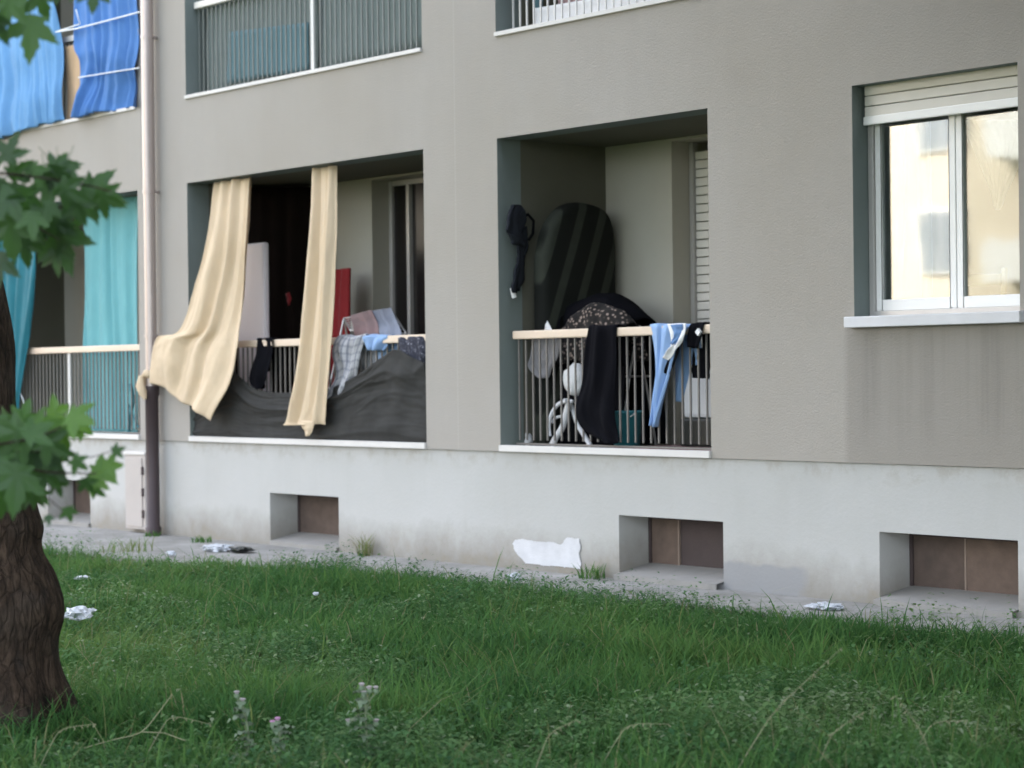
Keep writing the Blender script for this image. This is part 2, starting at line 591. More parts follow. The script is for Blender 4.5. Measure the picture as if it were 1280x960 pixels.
def drape(name, L, Rr, mat, label=None, cat=None, folds=5, amp=.03, nu=48, nv=40, thick=.005, seed=0, parent=None,
          group=None, sag=0.0, cross=0.0, top_amp=.5, wob=.015, out=None, kindf='pleat', ragged=0.0, grow=0.0):
    """cloth spanned between a left and a right edge (points already in the place), with pleats or swags"""
    rg = random.Random(seed)
    L = [Vector(p) for p in L]
    Rr = [Vector(p) for p in Rr]
    ph = rg.uniform(0, 6)
    ph2 = rg.uniform(0, 6)
    b = MB()
    b.uv = []
    dn = Vector(out) if out else Vector((0, -1, 0))
    for j in range(nv + 1):
        v = j / nv
        l, r = catmull(L, v), catmull(Rr, v)
        for i in range(nu + 1):
            u = i / nu
            vv = v + (ragged * (mnoise.noise(Vector((u * 6, seed, 0))) ) * v if ragged else 0)
            p = l.lerp(r, u) if not ragged else catmull(L, min(vv, 1)).lerp(catmull(Rr, min(vv, 1)), u)
            a = amp * (top_amp + (1 - top_amp) * v + grow * v * v)
            if kindf == 'pleat':
                uu = u + .035 * math.sin(3.1 * v + ph2) + .11 * mnoise.noise(Vector((u * 2.5, v * 1.0, seed))) + .02 * mnoise.noise(Vector((u * 7, v * 3.0, seed + 5)))
                d = math.sin(2 * math.pi * folds * uu + ph)
                d = .62 * math.copysign(abs(d) ** .8, d) + .3 * math.sin(2 * math.pi * folds * 1.73 * uu + ph2) * (.4 + .6 * v)
                d += 1.15 * mnoise.noise(Vector((uu * folds * 1.5 + seed, v * 1.1, 2.2 * seed))) + .5 * (.3 - abs(mnoise.noise(Vector((uu * folds * 2.6, v * 2.0 + u, seed + 3.3))))) * (.3 + .7 * v)
            else:
                s_ = v + .55 * (2 * u - 1) ** 2 * (-.55) + .12 * mnoise.noise(Vector((u * 2, v * 2, seed)))
                d = math.sin(2 * math.pi * folds * s_ + ph) + .5 * math.sin(2 * math.pi * folds * 1.9 * s_ + ph2)
                d *= .35 + .65 * math.sin(math.pi * min(max(u, .03), .97)) 
            a *= .75 + .6 * mnoise.noise(Vector((u * 3.3, v * 1.7, seed + 11)))
            p = p + dn * (a * d + .10 * amp * mnoise.noise(Vector((u * 16, v * 13, seed))) + .05 * amp * mnoise.noise(Vector((u * 37, v * 31, seed))))
            p = p + Vector((0, 0, -sag * math.sin(math.pi * u) * (1 - v)))
            w = Vector((mnoise.noise(Vector((u * 3, v * 4, seed + 9.1))), mnoise.noise(Vector((u * 3.3, v * 3.7, seed + 4.7))), mnoise.noise(Vector((u * 3, v * 3, seed + 2.2)))))
            p = p + Vector((w.x * wob * .6, w.y * wob * 1.5, w.z * wob * .5)) * (.15 + .85 * v)
            b.v.append(tuple(p))
            b.uv.append((u, v))
    for j in range(nv):
        for i in range(nu):
            k = j * (nu + 1) + i
            b.f.append((k, k + 1, k + nu + 2, k + nu + 1))
    org = (L[0] + Rr[0]) * .5 if parent is None else None
    o = b.build(name, mat, parent, True, 0, org)
    s = o.modifiers.new('thickness', 'SOLIDIFY')
    s.thickness = thick
    s.offset = 0
    if label:
        tag(o, label, cat, group)
    return o

def over_rail(px_l, px_r, Yb=.21, Yf=.085, zt=None, drop=.35):
    """edge points that climb from behind over a handrail at Y .10-.16; the front part is appended by the caller"""
    out = []
    for px, py in (px_l, px_r):
        f = at(px, py, Y=Yf)
        zt_ = f.z if zt is None else zt
        out.append([Vector((f.x, Yb, zt_ - drop)), Vector((f.x, Yb - .01, zt_ - .06)), Vector((f.x, .175, zt_ + .004)), Vector((f.x, .13, zt_ + .014)), Vector((f.x, Yf, zt_ - .002))])
    return out

def rail_cloth(name, left, right, mat, label, cat, zt=1.93, drop=.3, Yf=.085, **kw):
    el, er = over_rail(left[0], right[0], zt=zt, drop=drop, Yf=Yf)
    el += [at(x, y, Y=Yf - .012) for x, y in left[1:]]
    er += [at(x, y, Y=Yf - .012) for x, y in right[1:]]
    n = max(len(el), len(er))
    return drape(name, el, er, mat, label, cat, **kw)

# ------------------------------------------------------------------ ground
ZF, ZT, ZU, ZRAIL = .98, 3.50, 4.34, 1.93
g = MB()
g.quad((-300, -300, -.05), (300, -300, -.05), (300, 300, -.05), (-300, 300, -.05))
tag(g.build('ground', 'soil'), kind='structure')
def edge_y(x):
    """where the pavement along the wall ends and the grass begins"""
    return -1.20 + .10 * min(max((x + 3) / 2.5, 0), 1) + .22 * min(max((x + .5) / 2.5, 0), 1) - .62 * min(max((-x - 1.0) / 3.0, 0), 1) - .35 * min(max((-x - 4.0) / 3.0, 0), 1)
pv = MB()
rs = []
N = 90
for i in range(N + 1):
    x = -16 + 32 * i / N
    ye = edge_y(x) - .05 + .05 * mnoise.noise(Vector((x * 2.3, 0, 0)))
    rs.append((x, ye))
for i in range(N):
    (x0, a), (x1, b_) = rs[i], rs[i + 1]
    zj = .002 * math.sin(x0 * 3)
    pv.quad((x0, a, 0), (x1, b_, 0), (x1, .6, 0), (x0, .6, 0))
    pv.quad((x0, a, -.06), (x1, b_, -.06), (x1, b_, 0), (x0, a, 0))
tag(pv.build('pavement', 'pavement_concrete'), kind='structure')

# ------------------------------------------------------------------ apartment building
BLD = thing('apartment_building', 'grey stuccoed apartment block with open loggias above a whitish plinth', 'building', (0, 3, 0))
LOG = [('L2', 0.0, 2.40), ('L1', -4.79, -.98), ('L0', -9.56, -5.75)]
OPEN = []
for _, a, b in LOG:
    OPEN.append((a, b, .95, ZT))
    OPEN.append((a, b, ZU, ZU + 2.5))
WIN = (3.77, 5.13, 1.93, 3.51)
OPEN.append(WIN)
CELL = [(-3.42, -2.31), (1.38, 2.49), (3.95, 5.08), (-7.80, -6.85)]

def pierced(x0, x1, z0, z1, holes, yf, depth, reveal=None):
    """wall face with real openings and their reveals"""
    xs = sorted({x0, x1, *[h[0] for h in holes], *[h[1] for h in holes]})
    zs = sorted({z0, z1, *[h[2] for h in holes], *[h[3] for h in holes]})
    xs = [x for x in xs if x0 <= x <= x1]
    zs = [z for z in zs if z0 <= z <= z1]
    b = MB()
    def hole(xm, zm):
        return any(h[0] < xm < h[1] and h[2] < zm < h[3] for h in holes)
    for i in range(len(xs) - 1):
        for k in range(len(zs) - 1):
            if not hole((xs[i] + xs[i + 1]) / 2, (zs[k] + zs[k + 1]) / 2):
                a, c, d, e = xs[i], xs[i + 1], zs[k], zs[k + 1]
                b.quad((a, yf, d), (c, yf, d), (c, yf, e), (a, yf, e))
                b.quad((a, yf + depth, d), (a, yf + depth, e), (c, yf + depth, e), (c, yf + depth, d))
    rv = MB()
    for h in holes:
        a, c, d, e = h
        y0, y1 = yf, yf + depth
        rv.quad((a, y0, d), (a, y1, d), (a, y1, e), (a, y0, e))
        rv.quad((c, y0, d), (c, y0, e), (c, y1, e), (c, y1, d))
        if e < z1: rv.quad((a, y0, e), (a, y1, e), (c, y1, e), (c, y0, e))
        if d > z0: rv.quad((a, y0, d), (c, y0, d), (c, y1, d), (a, y1, d))
    if reveal:
        for k in range(0, len(rv.f), 1):
            q = MB()
            q.quad(*[rv.v[i] for i in rv.f[k]])
            q.build('reveal', reveal, BLD)
    else:
        n0 = len(b.v)
        b.v += rv.v
        b.f += [tuple(i + n0 for i in f_) for f_ in rv.f]
    b.quad((x0, yf, z0), (x0, yf, z1), (x0, yf + depth, z1), (x0, yf + depth, z0))
    b.quad((x1, yf, z0), (x1, yf + depth, z0), (x1, yf + depth, z1), (x1, yf, z1))
    b.quad((x0, yf, z0), (x0, yf + depth, z0), (x1, yf + depth, z0), (x1, yf, z0))
    b.quad((x0, yf, z1), (x1, yf, z1), (x1, yf + depth, z1), (x0, yf + depth, z1))
    bm = bmesh.new()
    return b
WX0, WX1 = -34.0, 20.0
def weld(o):
    bm = bmesh.new()
    bm.from_mesh(o.data)
    bmesh.ops.remove_doubles(bm, verts=bm.verts, dist=1e-4)
    bmesh.ops.recalc_face_normals(bm, faces=bm.faces)
    bm.to_mesh(o.data)
    bm.free()
w = pierced(WX0, WX1, .95, 6.95, OPEN, 0, .25, 'reveal_paint').build('facade_wall', 'facade_stucco', BLD)
weld(w)
p = pierced(WX0, WX1, -.2, .947, [(a, b, .04, .49) for a, b in CELL], .022, .5).build('plinth', 'plinth_plaster', BLD)
weld(p)
MB().box(WX0, WX1, .004, 12, 6.953, 16.2).build('upper_wall', 'facade_stucco', BLD)
MB().box(WX0 - .3, WX1 + .3, -.4, 12.4, 16.203, 16.4).build('roof', 'roof_felt', BLD)
MB().box(WX0, 3.2, 1.62, 12, -.2, 6.947).box(3.203, WX1, 3.3, 12, -.2, 6.947).build('inner_wall', 'loggia_paint', BLD)
MB().box(WX0 - .003, WX0 - .25, 0, 12, -.2, 6.9).build('end_wall', 'facade_stucco', BLD)
MB().box(WX1 + .003, WX1 + .25, 0, 12, -.2, 6.9).build('end_wall', 'facade_stucco', BLD)
MB().box(WX0, WX1, .53, 12.1, -.21, .93).build('foundation', 'concrete', BLD)

# loggia interiors, with the recess of a door or shuttered window in each back wall
DOORS = {'L2': (.80, 1.95, 3.53), 'L1': (-3.353, -1.6, 3.50), 'L0': (-7.6, -6.5, 3.3)}
for nm, a, b in LOG:
    for z0, up in ((ZF, False), (ZU, True)):
        z1 = z0 + 2.52
        m = MB()
        e = .0
        y0, y1 = .25, 1.2
        a2, b2 = a, b
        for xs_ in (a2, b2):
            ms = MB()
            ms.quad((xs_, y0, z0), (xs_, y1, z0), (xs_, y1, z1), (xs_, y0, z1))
            ms.build('side_wall', 'loggia_shaded_paint', BLD)
        MB().box(a2, b2, y0, y1, z1, z1 + .05).build('loggia_ceiling', 'loggia_shaded_paint', BLD)
        d0, d1, dt = DOORS[nm]
        dt = min(z0 + 2.50 if nm != 'L0' else z0 + 2.3, z1 - .02)
        m.quad((a2, y1, z0), (d0, y1, z0), (d0, y1, z1), (a2, y1, z1))
        m.quad((d1, y1, z0), (b2, y1, z0), (b2, y1, z1), (d1, y1, z1))
        m.quad((d0, y1, dt), (d1, y1, dt), (d1, y1, z1), (d0, y1, z1))
        m.quad((d0, y1, z0), (d0, 1.6, z0), (d0, 1.6, dt), (d0, y1, dt))
        m.quad((d1, y1, z0), (d1, y1, dt), (d1, 1.6, dt), (d1, 1.6, z0))
        m.quad((d0, y1, dt), (d0, 1.6, dt), (d1, 1.6, dt), (d1, y1, dt))
        m.build('loggia_wall', 'loggia_paint', BLD)
        MB().box(a, b, .03, 1.6, z0 - .03, z0 + .004).build('loggia_floor', 'concrete', BLD)
        # sill of white stone at the edge of the floor
        MB().box(a + .003, b - .003, -.022, .06, (.951 if not up else z0 - .012), z0 + .022).build('sill', 'white_sill', BLD, bevel=.003)
        if nm == 'L2' and not up:
            # closed roller shutter
            sh = MB().box(d0 + .003, d0 + .045, 1.40, 1.46, z0 + .01, dt - .003).box(d1 - .045, d1 - .003, 1.40, 1.46, z0 + .01, dt - .003).build('roller_shutter', 'aluminium_frame', BLD)
            n = int((dt - z0 - .03) / .073)
            sm = None
            for k in range(n):
                zc = z0 + .05 + k * .073
                if sm is None:
                    sb = MB().box(d0 + .05, d1 - .05, 1.425, 1.445, -.033, .033)
                    sm = sb.mesh('slat', 'shutter_slat', Vector((0, 0, 0)), False, .006)
                link('slat', sm, sh, (0, 0, zc))
        else:
            fr = MB()
            fx0, fx1 = d0 + .004, d1 - .004
            for q in ((fx0, fx0 + .05), (fx1 - .05, fx1), ((fx0 + fx1) / 2 - .03, (fx0 + fx1) / 2 + .03)):
                fr.box(q[0], q[1], 1.40, 1.47, z0 + .01, dt - .004)
            if nm == 'L1':
                fr.box(fx0 + .30, fx0 + .345, 1.385, 1.45, z0 + .06, dt - .06)
            fr.box(fx0 + .05, fx1 - .05, 1.41, 1.46, dt - .055, dt - .006)
            fr.box(fx0 + .05, fx1 - .05, 1.41, 1.46, z0 + .012, z0 + .07)
            fo = fr.build('balcony_door', 'aluminium_frame', BLD, bevel=.004)
            MB().box(fx0 + .05, (fx0 + fx1) / 2 - .03, 1.43, 1.44, z0 + .07, dt - .055).build('pane', 'dark_glass', fo)
            MB().box((fx0 + fx1) / 2 + .03, fx1 - .05, 1.43, 1.44, z0 + .07, dt - .055).build('pane', 'dark_glass', fo)

# railings: handrail, posts and every baluster
bal_mesh = {}
def railing(a, b, z0, hand, bal, step, post=None, x_first=None):
    zt = z0 + .95
    r = MB().box(a, b, .092, .168, zt - .068, zt).build('railing', hand, BLD, bevel=.012)
    MB().box(a, b, .12, .14, z0 + .024, z0 + .038).build('bottom_rail', bal, r)
    if bal not in bal_mesh:
        bal_mesh[bal] = MB().box(-.0062, .0062, -.0062, .0062, -.40, .42).mesh('baluster', bal, Vector((0, 0, 0)))
    x = a + step * .5
    while x < b - .02:
        if post is None or abs(x - post) > .03:
            link('baluster', bal_mesh[bal], r, (x, .13, z0 + .462))
        x += step
    if post is not None:
        MB().box(post - .022, post + .022, .115, .145, z0 + .022, zt - .07).build('post', 'pale_baluster_paint' if bal != 'pale_baluster_paint' else 'aluminium_frame', r)
    return r
railing(.055, 2.385, ZF, 'handrail_paint', 'baluster_paint', .0855)
railing(-4.775, -.995, ZF, 'handrail_paint', 'baluster_paint', .080)
railing(-9.545, -5.765, ZF, 'handrail_paint', 'baluster_paint', .080, -7.457)
railing(-4.775, -.995, ZU, 'white_rail_paint', 'dull_baluster_paint', .080, -2.769)
railing(.03, 2.385, ZU, 'white_rail_paint', 'pale_baluster_paint', .0855)
railing(-9.545, -5.765, ZU, 'white_rail_paint', 'baluster_paint', .080)

# cellar windows: boards set deep in the plinth above a rough concrete sill
for i, (a, b) in enumerate(CELL):
    yb = .33
    fr = MB().box(a + .004, a + .03, yb, yb + .05, .10, .486).box(b - .03, b - .004, yb, yb + .05, .10, .486).box(a + .03, b - .03, yb, yb + .05, .45, .486)
    fo = fr.build('cellar_window', 'dark_board', BLD)
    xm = a + (b - a) * (.30 if i == 1 else .42)
    if i in (1, 2):
        MB().box(a + .032, xm - .008, yb + .012, yb + .03, .09, .449).build('board', 'rusty_board' if i == 1 else 'cellar_board', fo)
        MB().box(xm + .008, b - .032, yb + (.02 if i == 1 else .006), yb + .04, .09, .449).build('board', 'dark_board' if i == 1 else 'rusty_board', fo)
        MB().box(xm - .007, xm + .007, yb + .002, yb + .025, .09, .449).build('edge_strip', 'edge_strip', fo)
        if i == 1:
            MB().box(b - .13, b - .1, yb + .001, yb + .018, .09, .449).build('edge_strip', 'edge_strip', fo)
    else:
        MB().box(a + .032, b - .032, yb + .012, yb + .03, .09, .449).build('board', 'cellar_board', fo)
    s = MB()
    nseg = 14
    for k in range(nseg):
        x0, x1 = a + .003 + (b - a - .006) * k / nseg, a + .003 + (b - a - .006) * (k + 1) / nseg
        fz = lambda x: .05 + .012 * mnoise.noise(Vector((x * 5, 0, 1)))
        fy = lambda x: (-.05 if i in (1, 2) else .0) + .02 * mnoise.noise(Vector((x * 4, 3, 1)))
        s.quad((x0, fy(x0), fz(x0) - .01), (x1, fy(x1), fz(x1) - .01), (x1, yb + .04, .11), (x0, yb + .04, .11))
        s.quad((x0, fy(x0), -.02), (x1, fy(x1), -.02), (x1, fy(x1), fz(x1) - .01), (x0, fy(x0), fz(x0) - .01))
    s.build('cellar_sill', 'concrete', BLD)

# fresh white patch of plaster low on the plinth
pp = MB()
P0, P1 = at(637, 672, Y=.012), at(727, 708, Y=.012)
nx, nz = 140, 56
zt, zb = at(680, 669, Y=.012).z, .035
def inpatch(u, v):
    e = .12 * mnoise.noise(Vector((u * 5, v * 3, 2))) + .05 * mnoise.noise(Vector((u * 12, v * 7, 5)))
    ss = lambda a, b_, x: min(max((x - a) / (b_ - a), 0), 1)
    top = .80 + e * .5 + .20 * ss(.74, .80, u) - .06 * ss(.60, .70, u) * (1 - ss(.70, .76, u)) - .25 * (1 - ss(.0, .08, u))
    bot = .40 * (1 - ss(.06, .22, u)) + .05 + e * .4
    return .03 + e * .4 < u < .985 + e * .3 and bot < v < top
idx = {}
for i in range(nx + 1):
    for k in range(nz + 1):
        u, v = i / nx, k / nz
        if inpatch(u, v):
            idx[i, k] = len(pp.v)
            pp.v.append((P0.x + (P1.x - P0.x) * u, .016 + .001 * mnoise.noise(Vector((u * 9, v * 7, 0))), zb + (zt - zb) * v))
for i in range(nx):
    for k in range(nz):
        q = [(i, k), (i + 1, k), (i + 1, k + 1), (i, k + 1)]
        if all(x in idx for x in q):
            pp.f.append(tuple(idx[x] for x in q))
po = pp.build('plaster_patch', 'fresh_plaster', BLD)
md = po.modifiers.new('thickness', 'SOLIDIFY')
md.thickness = .004
md.offset = 1

# the bay window with half-raised roller shutter
wa, wb, wz0, wz1 = WIN
MB().box(wa - .03, wb + .05, -.075, .19, wz0 - .062, wz0 + .012).build('window_sill', 'stone_sill', BLD, bevel=.006)
wf = MB()
YW = .175
wf.box(wa + .003, wa + .045, YW - .02, YW + .06, wz0 + .015, wz1 - .003)
wf.box(wb - .045, wb - .003, YW - .02, YW + .06, wz0 + .015, wz1 - .003)
wf.box(wa + .045, wb - .045, YW - .02, YW + .06, wz0 + .015, wz0 + .05)
wf.box(wa + .045, wb - .045, YW - .02, YW + .06, wz1 - .1, wz1 - .004)
winf = wf.build('window', 'aluminium_frame', BLD, bevel=.004)
def sash(x0, x1, y, glassmat):
    s = MB()
    z0, z1 = wz0 + .052, wz1 - .11
    t = .048
    s.box(x0, x0 + t, y, y + .045, z0, z1).box(x1 - t, x1, y, y + .045, z0, z1).box(x0 + t, x1 - t, y, y + .045, z0, z0 + .075).box(x0 + t, x1 - t, y, y + .045, z1 - t, z1)
    s.build('sash', 'white_paint', winf, bevel=.006)
    MB().box(x0 + t - .005, x1 - t + .005, y + .02, y + .026, z0 + .07, z1 - t + .005).build('pane', glassmat, winf)
xm = 4.47
sash(wa + .048, xm + .028, YW, 'coated_glass')
sash(xm + .031, wb - .048, YW + .004, 'window_glass')
sm = MB().box(wa + .02, wb - .02, .105, .122, -.034, .034).mesh('shutter_slat', 'shutter_slat', Vector((0, 0, 0)), False, .008)
for k in range(3):
    link('shutter_slat', sm, winf, (0, 0, wz1 - .03 - k * .072))
MB().box(wa + .012, wb - .012, .098, .128, wz1 - .265, wz1 - .205).build('shutter_bar', 'white_paint', winf, bevel=.008)
# the room behind it
rm = MB()
x0, x1, y0, y1, z0, z1 = 3.25, 6.6, .252, 3.28, .95, 3.72
rm.quad((x0, y0, z0), (x0, y1, z0), (x0, y1, z1), (x0, y0, z1))
rm.quad((x1, y0, z0), (x1, y0, z1), (x1, y1, z1), (x1, y1, z0))
rm.quad((x0, y1, z0), (x1, y1, z0), (x1, y1, z1), (x0, y1, z1))
rm.quad((x0, y0, z0), (x1, y0, z0), (x1, y1, z0), (x0, y1, z0))
rm.quad((x0, y0, z1), (x0, y1, z1), (x1, y1, z1), (x1, y0, z1))
rm.build('room_wall', 'room_paint', BLD)

# utility cabinet against the plinth
cb = thing('utility_cabinet', 'pinkish grey utility cabinet fixed to the plinth left of the downpipe', 'cabinet', (-5.75, 0, 0))
MB().box(-5.95, -5.545, -.07, .03, .04, .80).build('body', 'cabinet_paint', cb, bevel=.006)
MB().box(-5.93, -5.60, -.082, -.068, .07, .77).build('door', 'cabinet_paint', cb, bevel=.004)
for z in (.2, .42, .64):
    MB().box(-5.598, -5.575, -.09, -.068, z - .04, z + .04).build('hinge', 'hinge_dark', cb)
MB().box(-5.97, -5.53, -.085, .03, .80, .83).build('top', 'white_sill', cb, bevel=.004)

# downpipe
dp = thing('downpipe', 'tall pale metal rain downpipe ending in a dark iron foot', 'pipe', (-5.32, -.1, 0))
MB().tube([(-5.33, -.11, 1.42), (-5.33, -.11, 4.2)], .058, 20).build('upper_pipe', 'pipe_metal', dp, True)
MB().tube([(-5.33, -.11, 3.45), (-5.33, -.11, 9.0)], .062, 20).build('upper_pipe', 'pipe_metal', dp, True)
MB().tube([(-5.33, -.11, .0), (-5.33, -.11, .08), (-5.33, -.11, .09), (-5.33, -.11, 1.40), (-5.33, -.11, 1.41), (-5.33, -.11, 1.5)], [.082, .082, .067, .067, .078, .078], 20).build('iron_foot', 'cast_iron', dp, True)
for z in (2.0, 3.45, 5.0, 6.6):
    MB().tube([(-5.33, -.11, z - .015), (-5.33, -.11, z + .015)], .068, 20).box(-5.345, -5.315, -.06, .0, z - .012, z + .012).build('bracket', 'pipe_metal', dp)

# ------------------------------------------------------------------ curtains and sheets hung in the openings
def zline(px, Y, z):
    p = at(px, 300, Y=Y)
    return Vector((p.x, Y, z))
def E(pts, Y=None):
    return [at(p[0], p[1], Y=(p[2] if len(p) > 2 else Y)) for p in pts]
drape('curtain', [zline(271, .11, 3.485)] + E([(262, 290, .0), (247, 352, -.08), (226, 412, -.14), (197, 421, -.19), (188, 446, -.215), (188, 478, -.2)]),
      [zline(318, .11, 3.485)] + E([(312, 290, .02), (307, 350, -.01), (302, 405, -.05), (298, 440, -.08), (286, 488, -.12), (265, 527, -.14)]),
      'cream_cotton', 'cream curtain blown sideways and knotted round the downpipe', 'curtain', folds=4, amp=.055, nu=80, nv=90, seed=3, top_amp=1.0, wob=.06, grow=-.8)
# the knot of the same curtain round the pipe
c0 = bpy.data.objects['curtain']
kn = MB()
pts = []
for k in range(15):
    t = 2 * math.pi * k / 14
    pts.append((-5.33 + .085 * math.cos(t), -.11 + .085 * math.sin(t) * .9, 1.58 + .05 * math.cos(t + .5) + .02 * math.sin(3 * t)))
kn.tube(pts, [.035 + .012 * math.sin(2.3 * k) for k in range(15)], 10)
kn.tube([(-5.37, -.2, 1.60), (-5.36, -.22, 1.50), (-5.33, -.21, 1.43), (-5.30, -.2, 1.37)], [.03, .05, .045, .015], 10)
kn.build('knot', 'cream_cotton', c0, True)
drape('curtain', [zline(394, .11, 3.485)] + E([(390, 265, .02), (385, 340, -.03), (375, 450, -.06), (364, 520, -.07), (363, 531, -.07)]),
      [zline(420, .11, 3.485)] + E([(419, 300, .02), (416, 390, -.03), (411, 470, -.06), (405, 520, -.07), (404, 531, -.07)]),
      'cream_cotton', 'narrow cream curtain gathered in pleats hanging straight over the handrail', 'curtain', folds=2.5, amp=.05, nu=48, nv=60, seed=8, top_amp=.8, wob=.03)
ct = bpy.data.objects['curtain.001']
drape('curtain_tail', E([(374, 526, -.085), (378, 536, -.085), (383, 545, -.085)]), E([(394, 526, -.085), (391, 536, -.085), (386, 545, -.085)]), 'cream_cotton', folds=1, amp=.015, nu=10, nv=8, seed=2, parent=ct)

drape('curtain', E([(105, 236, .34), (104, 300, .34), (104, 420, .34), (107, 542, .34)]), E([(174, 234, .34), (174, 300, .34), (174, 420, .34), (174, 542, .34)]),
      'turquoise_cotton', 'light turquoise curtain hanging full height beside the downpipe', 'curtain', folds=5, amp=.035, nu=70, nv=40, seed=4, top_amp=.9)
drape('curtain', E([(-20, 262, .04), (-18, 360, .02), (-10, 460, .02), (-4, 522, .02)]), E([(44, 258, .04), (46, 330, .02), (34, 430, .02), (20, 522, .02)]),
      'deep_turquoise', 'deep teal curtain gathered aside behind the tree trunk', 'curtain', folds=4, amp=.05, nu=50, nv=40, seed=5, top_amp=.9)
# blue sheets of the upper loggia at the left, tied outside its railing
drape('sheet', [zline(-25, -.02, 6.7), zline(-22, -.03, 5.6), zline(-18, -.06, 4.8), at(-12, 176, Y=-.06)],
      [zline(64, -.02, 6.7), zline(74, -.03, 5.6), zline(79, -.05, 4.9), at(76, 150, Y=-.06)],
      'light_blue_sheet', 'light blue sheet tied to the upper left railing, sagging below its sill', 'sheet', folds=9, amp=.05, nu=110, nv=60, seed=6, ragged=.02, wob=.06)
drape('sheet', [zline(100, .0, 6.7), zline(97, -.03, 5.3), zline(104, -.03, 4.95), zline(100, -.03, 4.65), at(91, 148, Y=-.035)],
      [zline(175, .0, 6.7), zline(175, -.03, 5.5), zline(175, -.03, 4.95), zline(173, -.03, 4.65), at(172, 134, Y=-.035)],
      'blue_sheet', 'deeper blue sheet bulging over the upper left railing next to the downpipe', 'sheet', folds=8, amp=.05, nu=110, nv=60, seed=12, wob=.07)
drape('sheet', [zline(84, .06, 5.17), at(82, 90, Y=.06), at(85, 149, Y=.06)], [zline(106, .06, 5.17), at(106, 90, Y=.06), at(103, 146, Y=.06)],
      'beige_sheet', 'narrow beige cloth between the two blue sheets', 'sheet', folds=1.5, amp=.02, nu=20, nv=30, seed=13)
b = MB()
b.tube([at(70, 40, Y=-.09), at(95, 36, Y=-.1), at(130, 27, Y=-.11), at(175, 15, Y=-.07)], .009, 8)
b.tube([at(70, 40, Y=-.09), at(100, 30, Y=-.1), at(95, 12, Y=-.08)], .008, 8)
b.tube([at(98, 97, Y=-.085), at(135, 91, Y=-.095), at(174, 85, Y=-.06)], .007, 8)
tag(b.build('rope', 'cord_white', None, True, 0, at(120, 32, Y=-.1)), 'white cord stretched across the deeper blue sheet', 'rope')
b = MB()
b.tube([at(26, 440, Y=.06), at(24, 468, Y=.05), at(25, 490, Y=.05), at(31, 505, Y=.05)], .008, 8)
tag(b.build('cord', 'cord_white', None, True, 0, at(26, 440, Y=.06)), 'white cord dangling from the leftmost handrail by the tree trunk', 'cord')
b = MB()
b.tube([at(160, 505, Y=.2), at(166, 520, Y=.2), at(173, 534, Y=.2)], .011, 8)
b.tube([at(163, 480, Y=.2), at(167, 500, Y=.2), at(162, 520, Y=.2), at(161, 540, Y=.2)], .02, 8)
tag(b.build('broom_head', 'teal_plastic', None, True, 0, at(166, 520, Y=.2)), 'small teal plastic handle leaning behind the bars by the downpipe', 'handle')

# upper middle loggia: sheets tied behind the bars
drape('sheet', [Vector((-4.7, .2, 5.9)), Vector((-4.7, .2, 4.36))], [Vector((-2.80, .2, 5.9)), Vector((-2.80, .2, 4.36))], 'grey_green_sheet',
      'grey green screen cloth behind the bars of the upper middle loggia', 'sheet', folds=9, amp=.012, nu=80, nv=12, seed=14)
drape('sheet', [Vector((-2.74, .2, 5.9)), Vector((-2.74, .2, 4.36))], [Vector((-1.02, .2, 5.9)), Vector((-1.02, .2, 4.42))], 'grey_green_sheet',
      'grey green screen cloth right of the pale post in the upper loggia', 'sheet', folds=10, amp=.012, nu=80, nv=12, seed=15)
drape('sheet', E([(286, 40, .17), (284, 104, .17)]), E([(386, 28, .17), (387, 87, .17)]), 'dull_blue_sheet',
      'dull blue rectangular cloth tied behind the upper bars', 'sheet', folds=2, amp=.008, nu=20, nv=10, seed=16)
drape('sheet', [Vector((.42, .3, 5.2)), Vector((.42, .3, 4.36))], [Vector((1.5, .3, 5.2)), Vector((1.5, .3, 4.36))], 'mauve_cloth',
      'pinkish grey cloth behind the white bars at the top of the picture', 'sheet', folds=4, amp=.012, nu=40, nv=12, seed=17)
drape('sheet', [Vector((.18, .26, 4.56)), Vector((.18, .26, 4.37))], [Vector((2.3, .26, 4.50)), Vector((2.3, .26, 4.37))], 'white_cotton',
      'low white strip of cloth along the foot of the white bars', 'sheet', folds=3, amp=.01, nu=40, nv=6, seed=18)
lb = MB().box(.10, .17, .32, .37, 4.36, 6.8).box(.44, .50, .36, .41, 4.36, 6.8)
tag(lb.build('window_screen_frame', 'dull_blue_sheet', None, False, .004, Vector((.3, .35, 4.36))), 'blue grey uprights behind the white bars of the upper right loggia', 'frame')

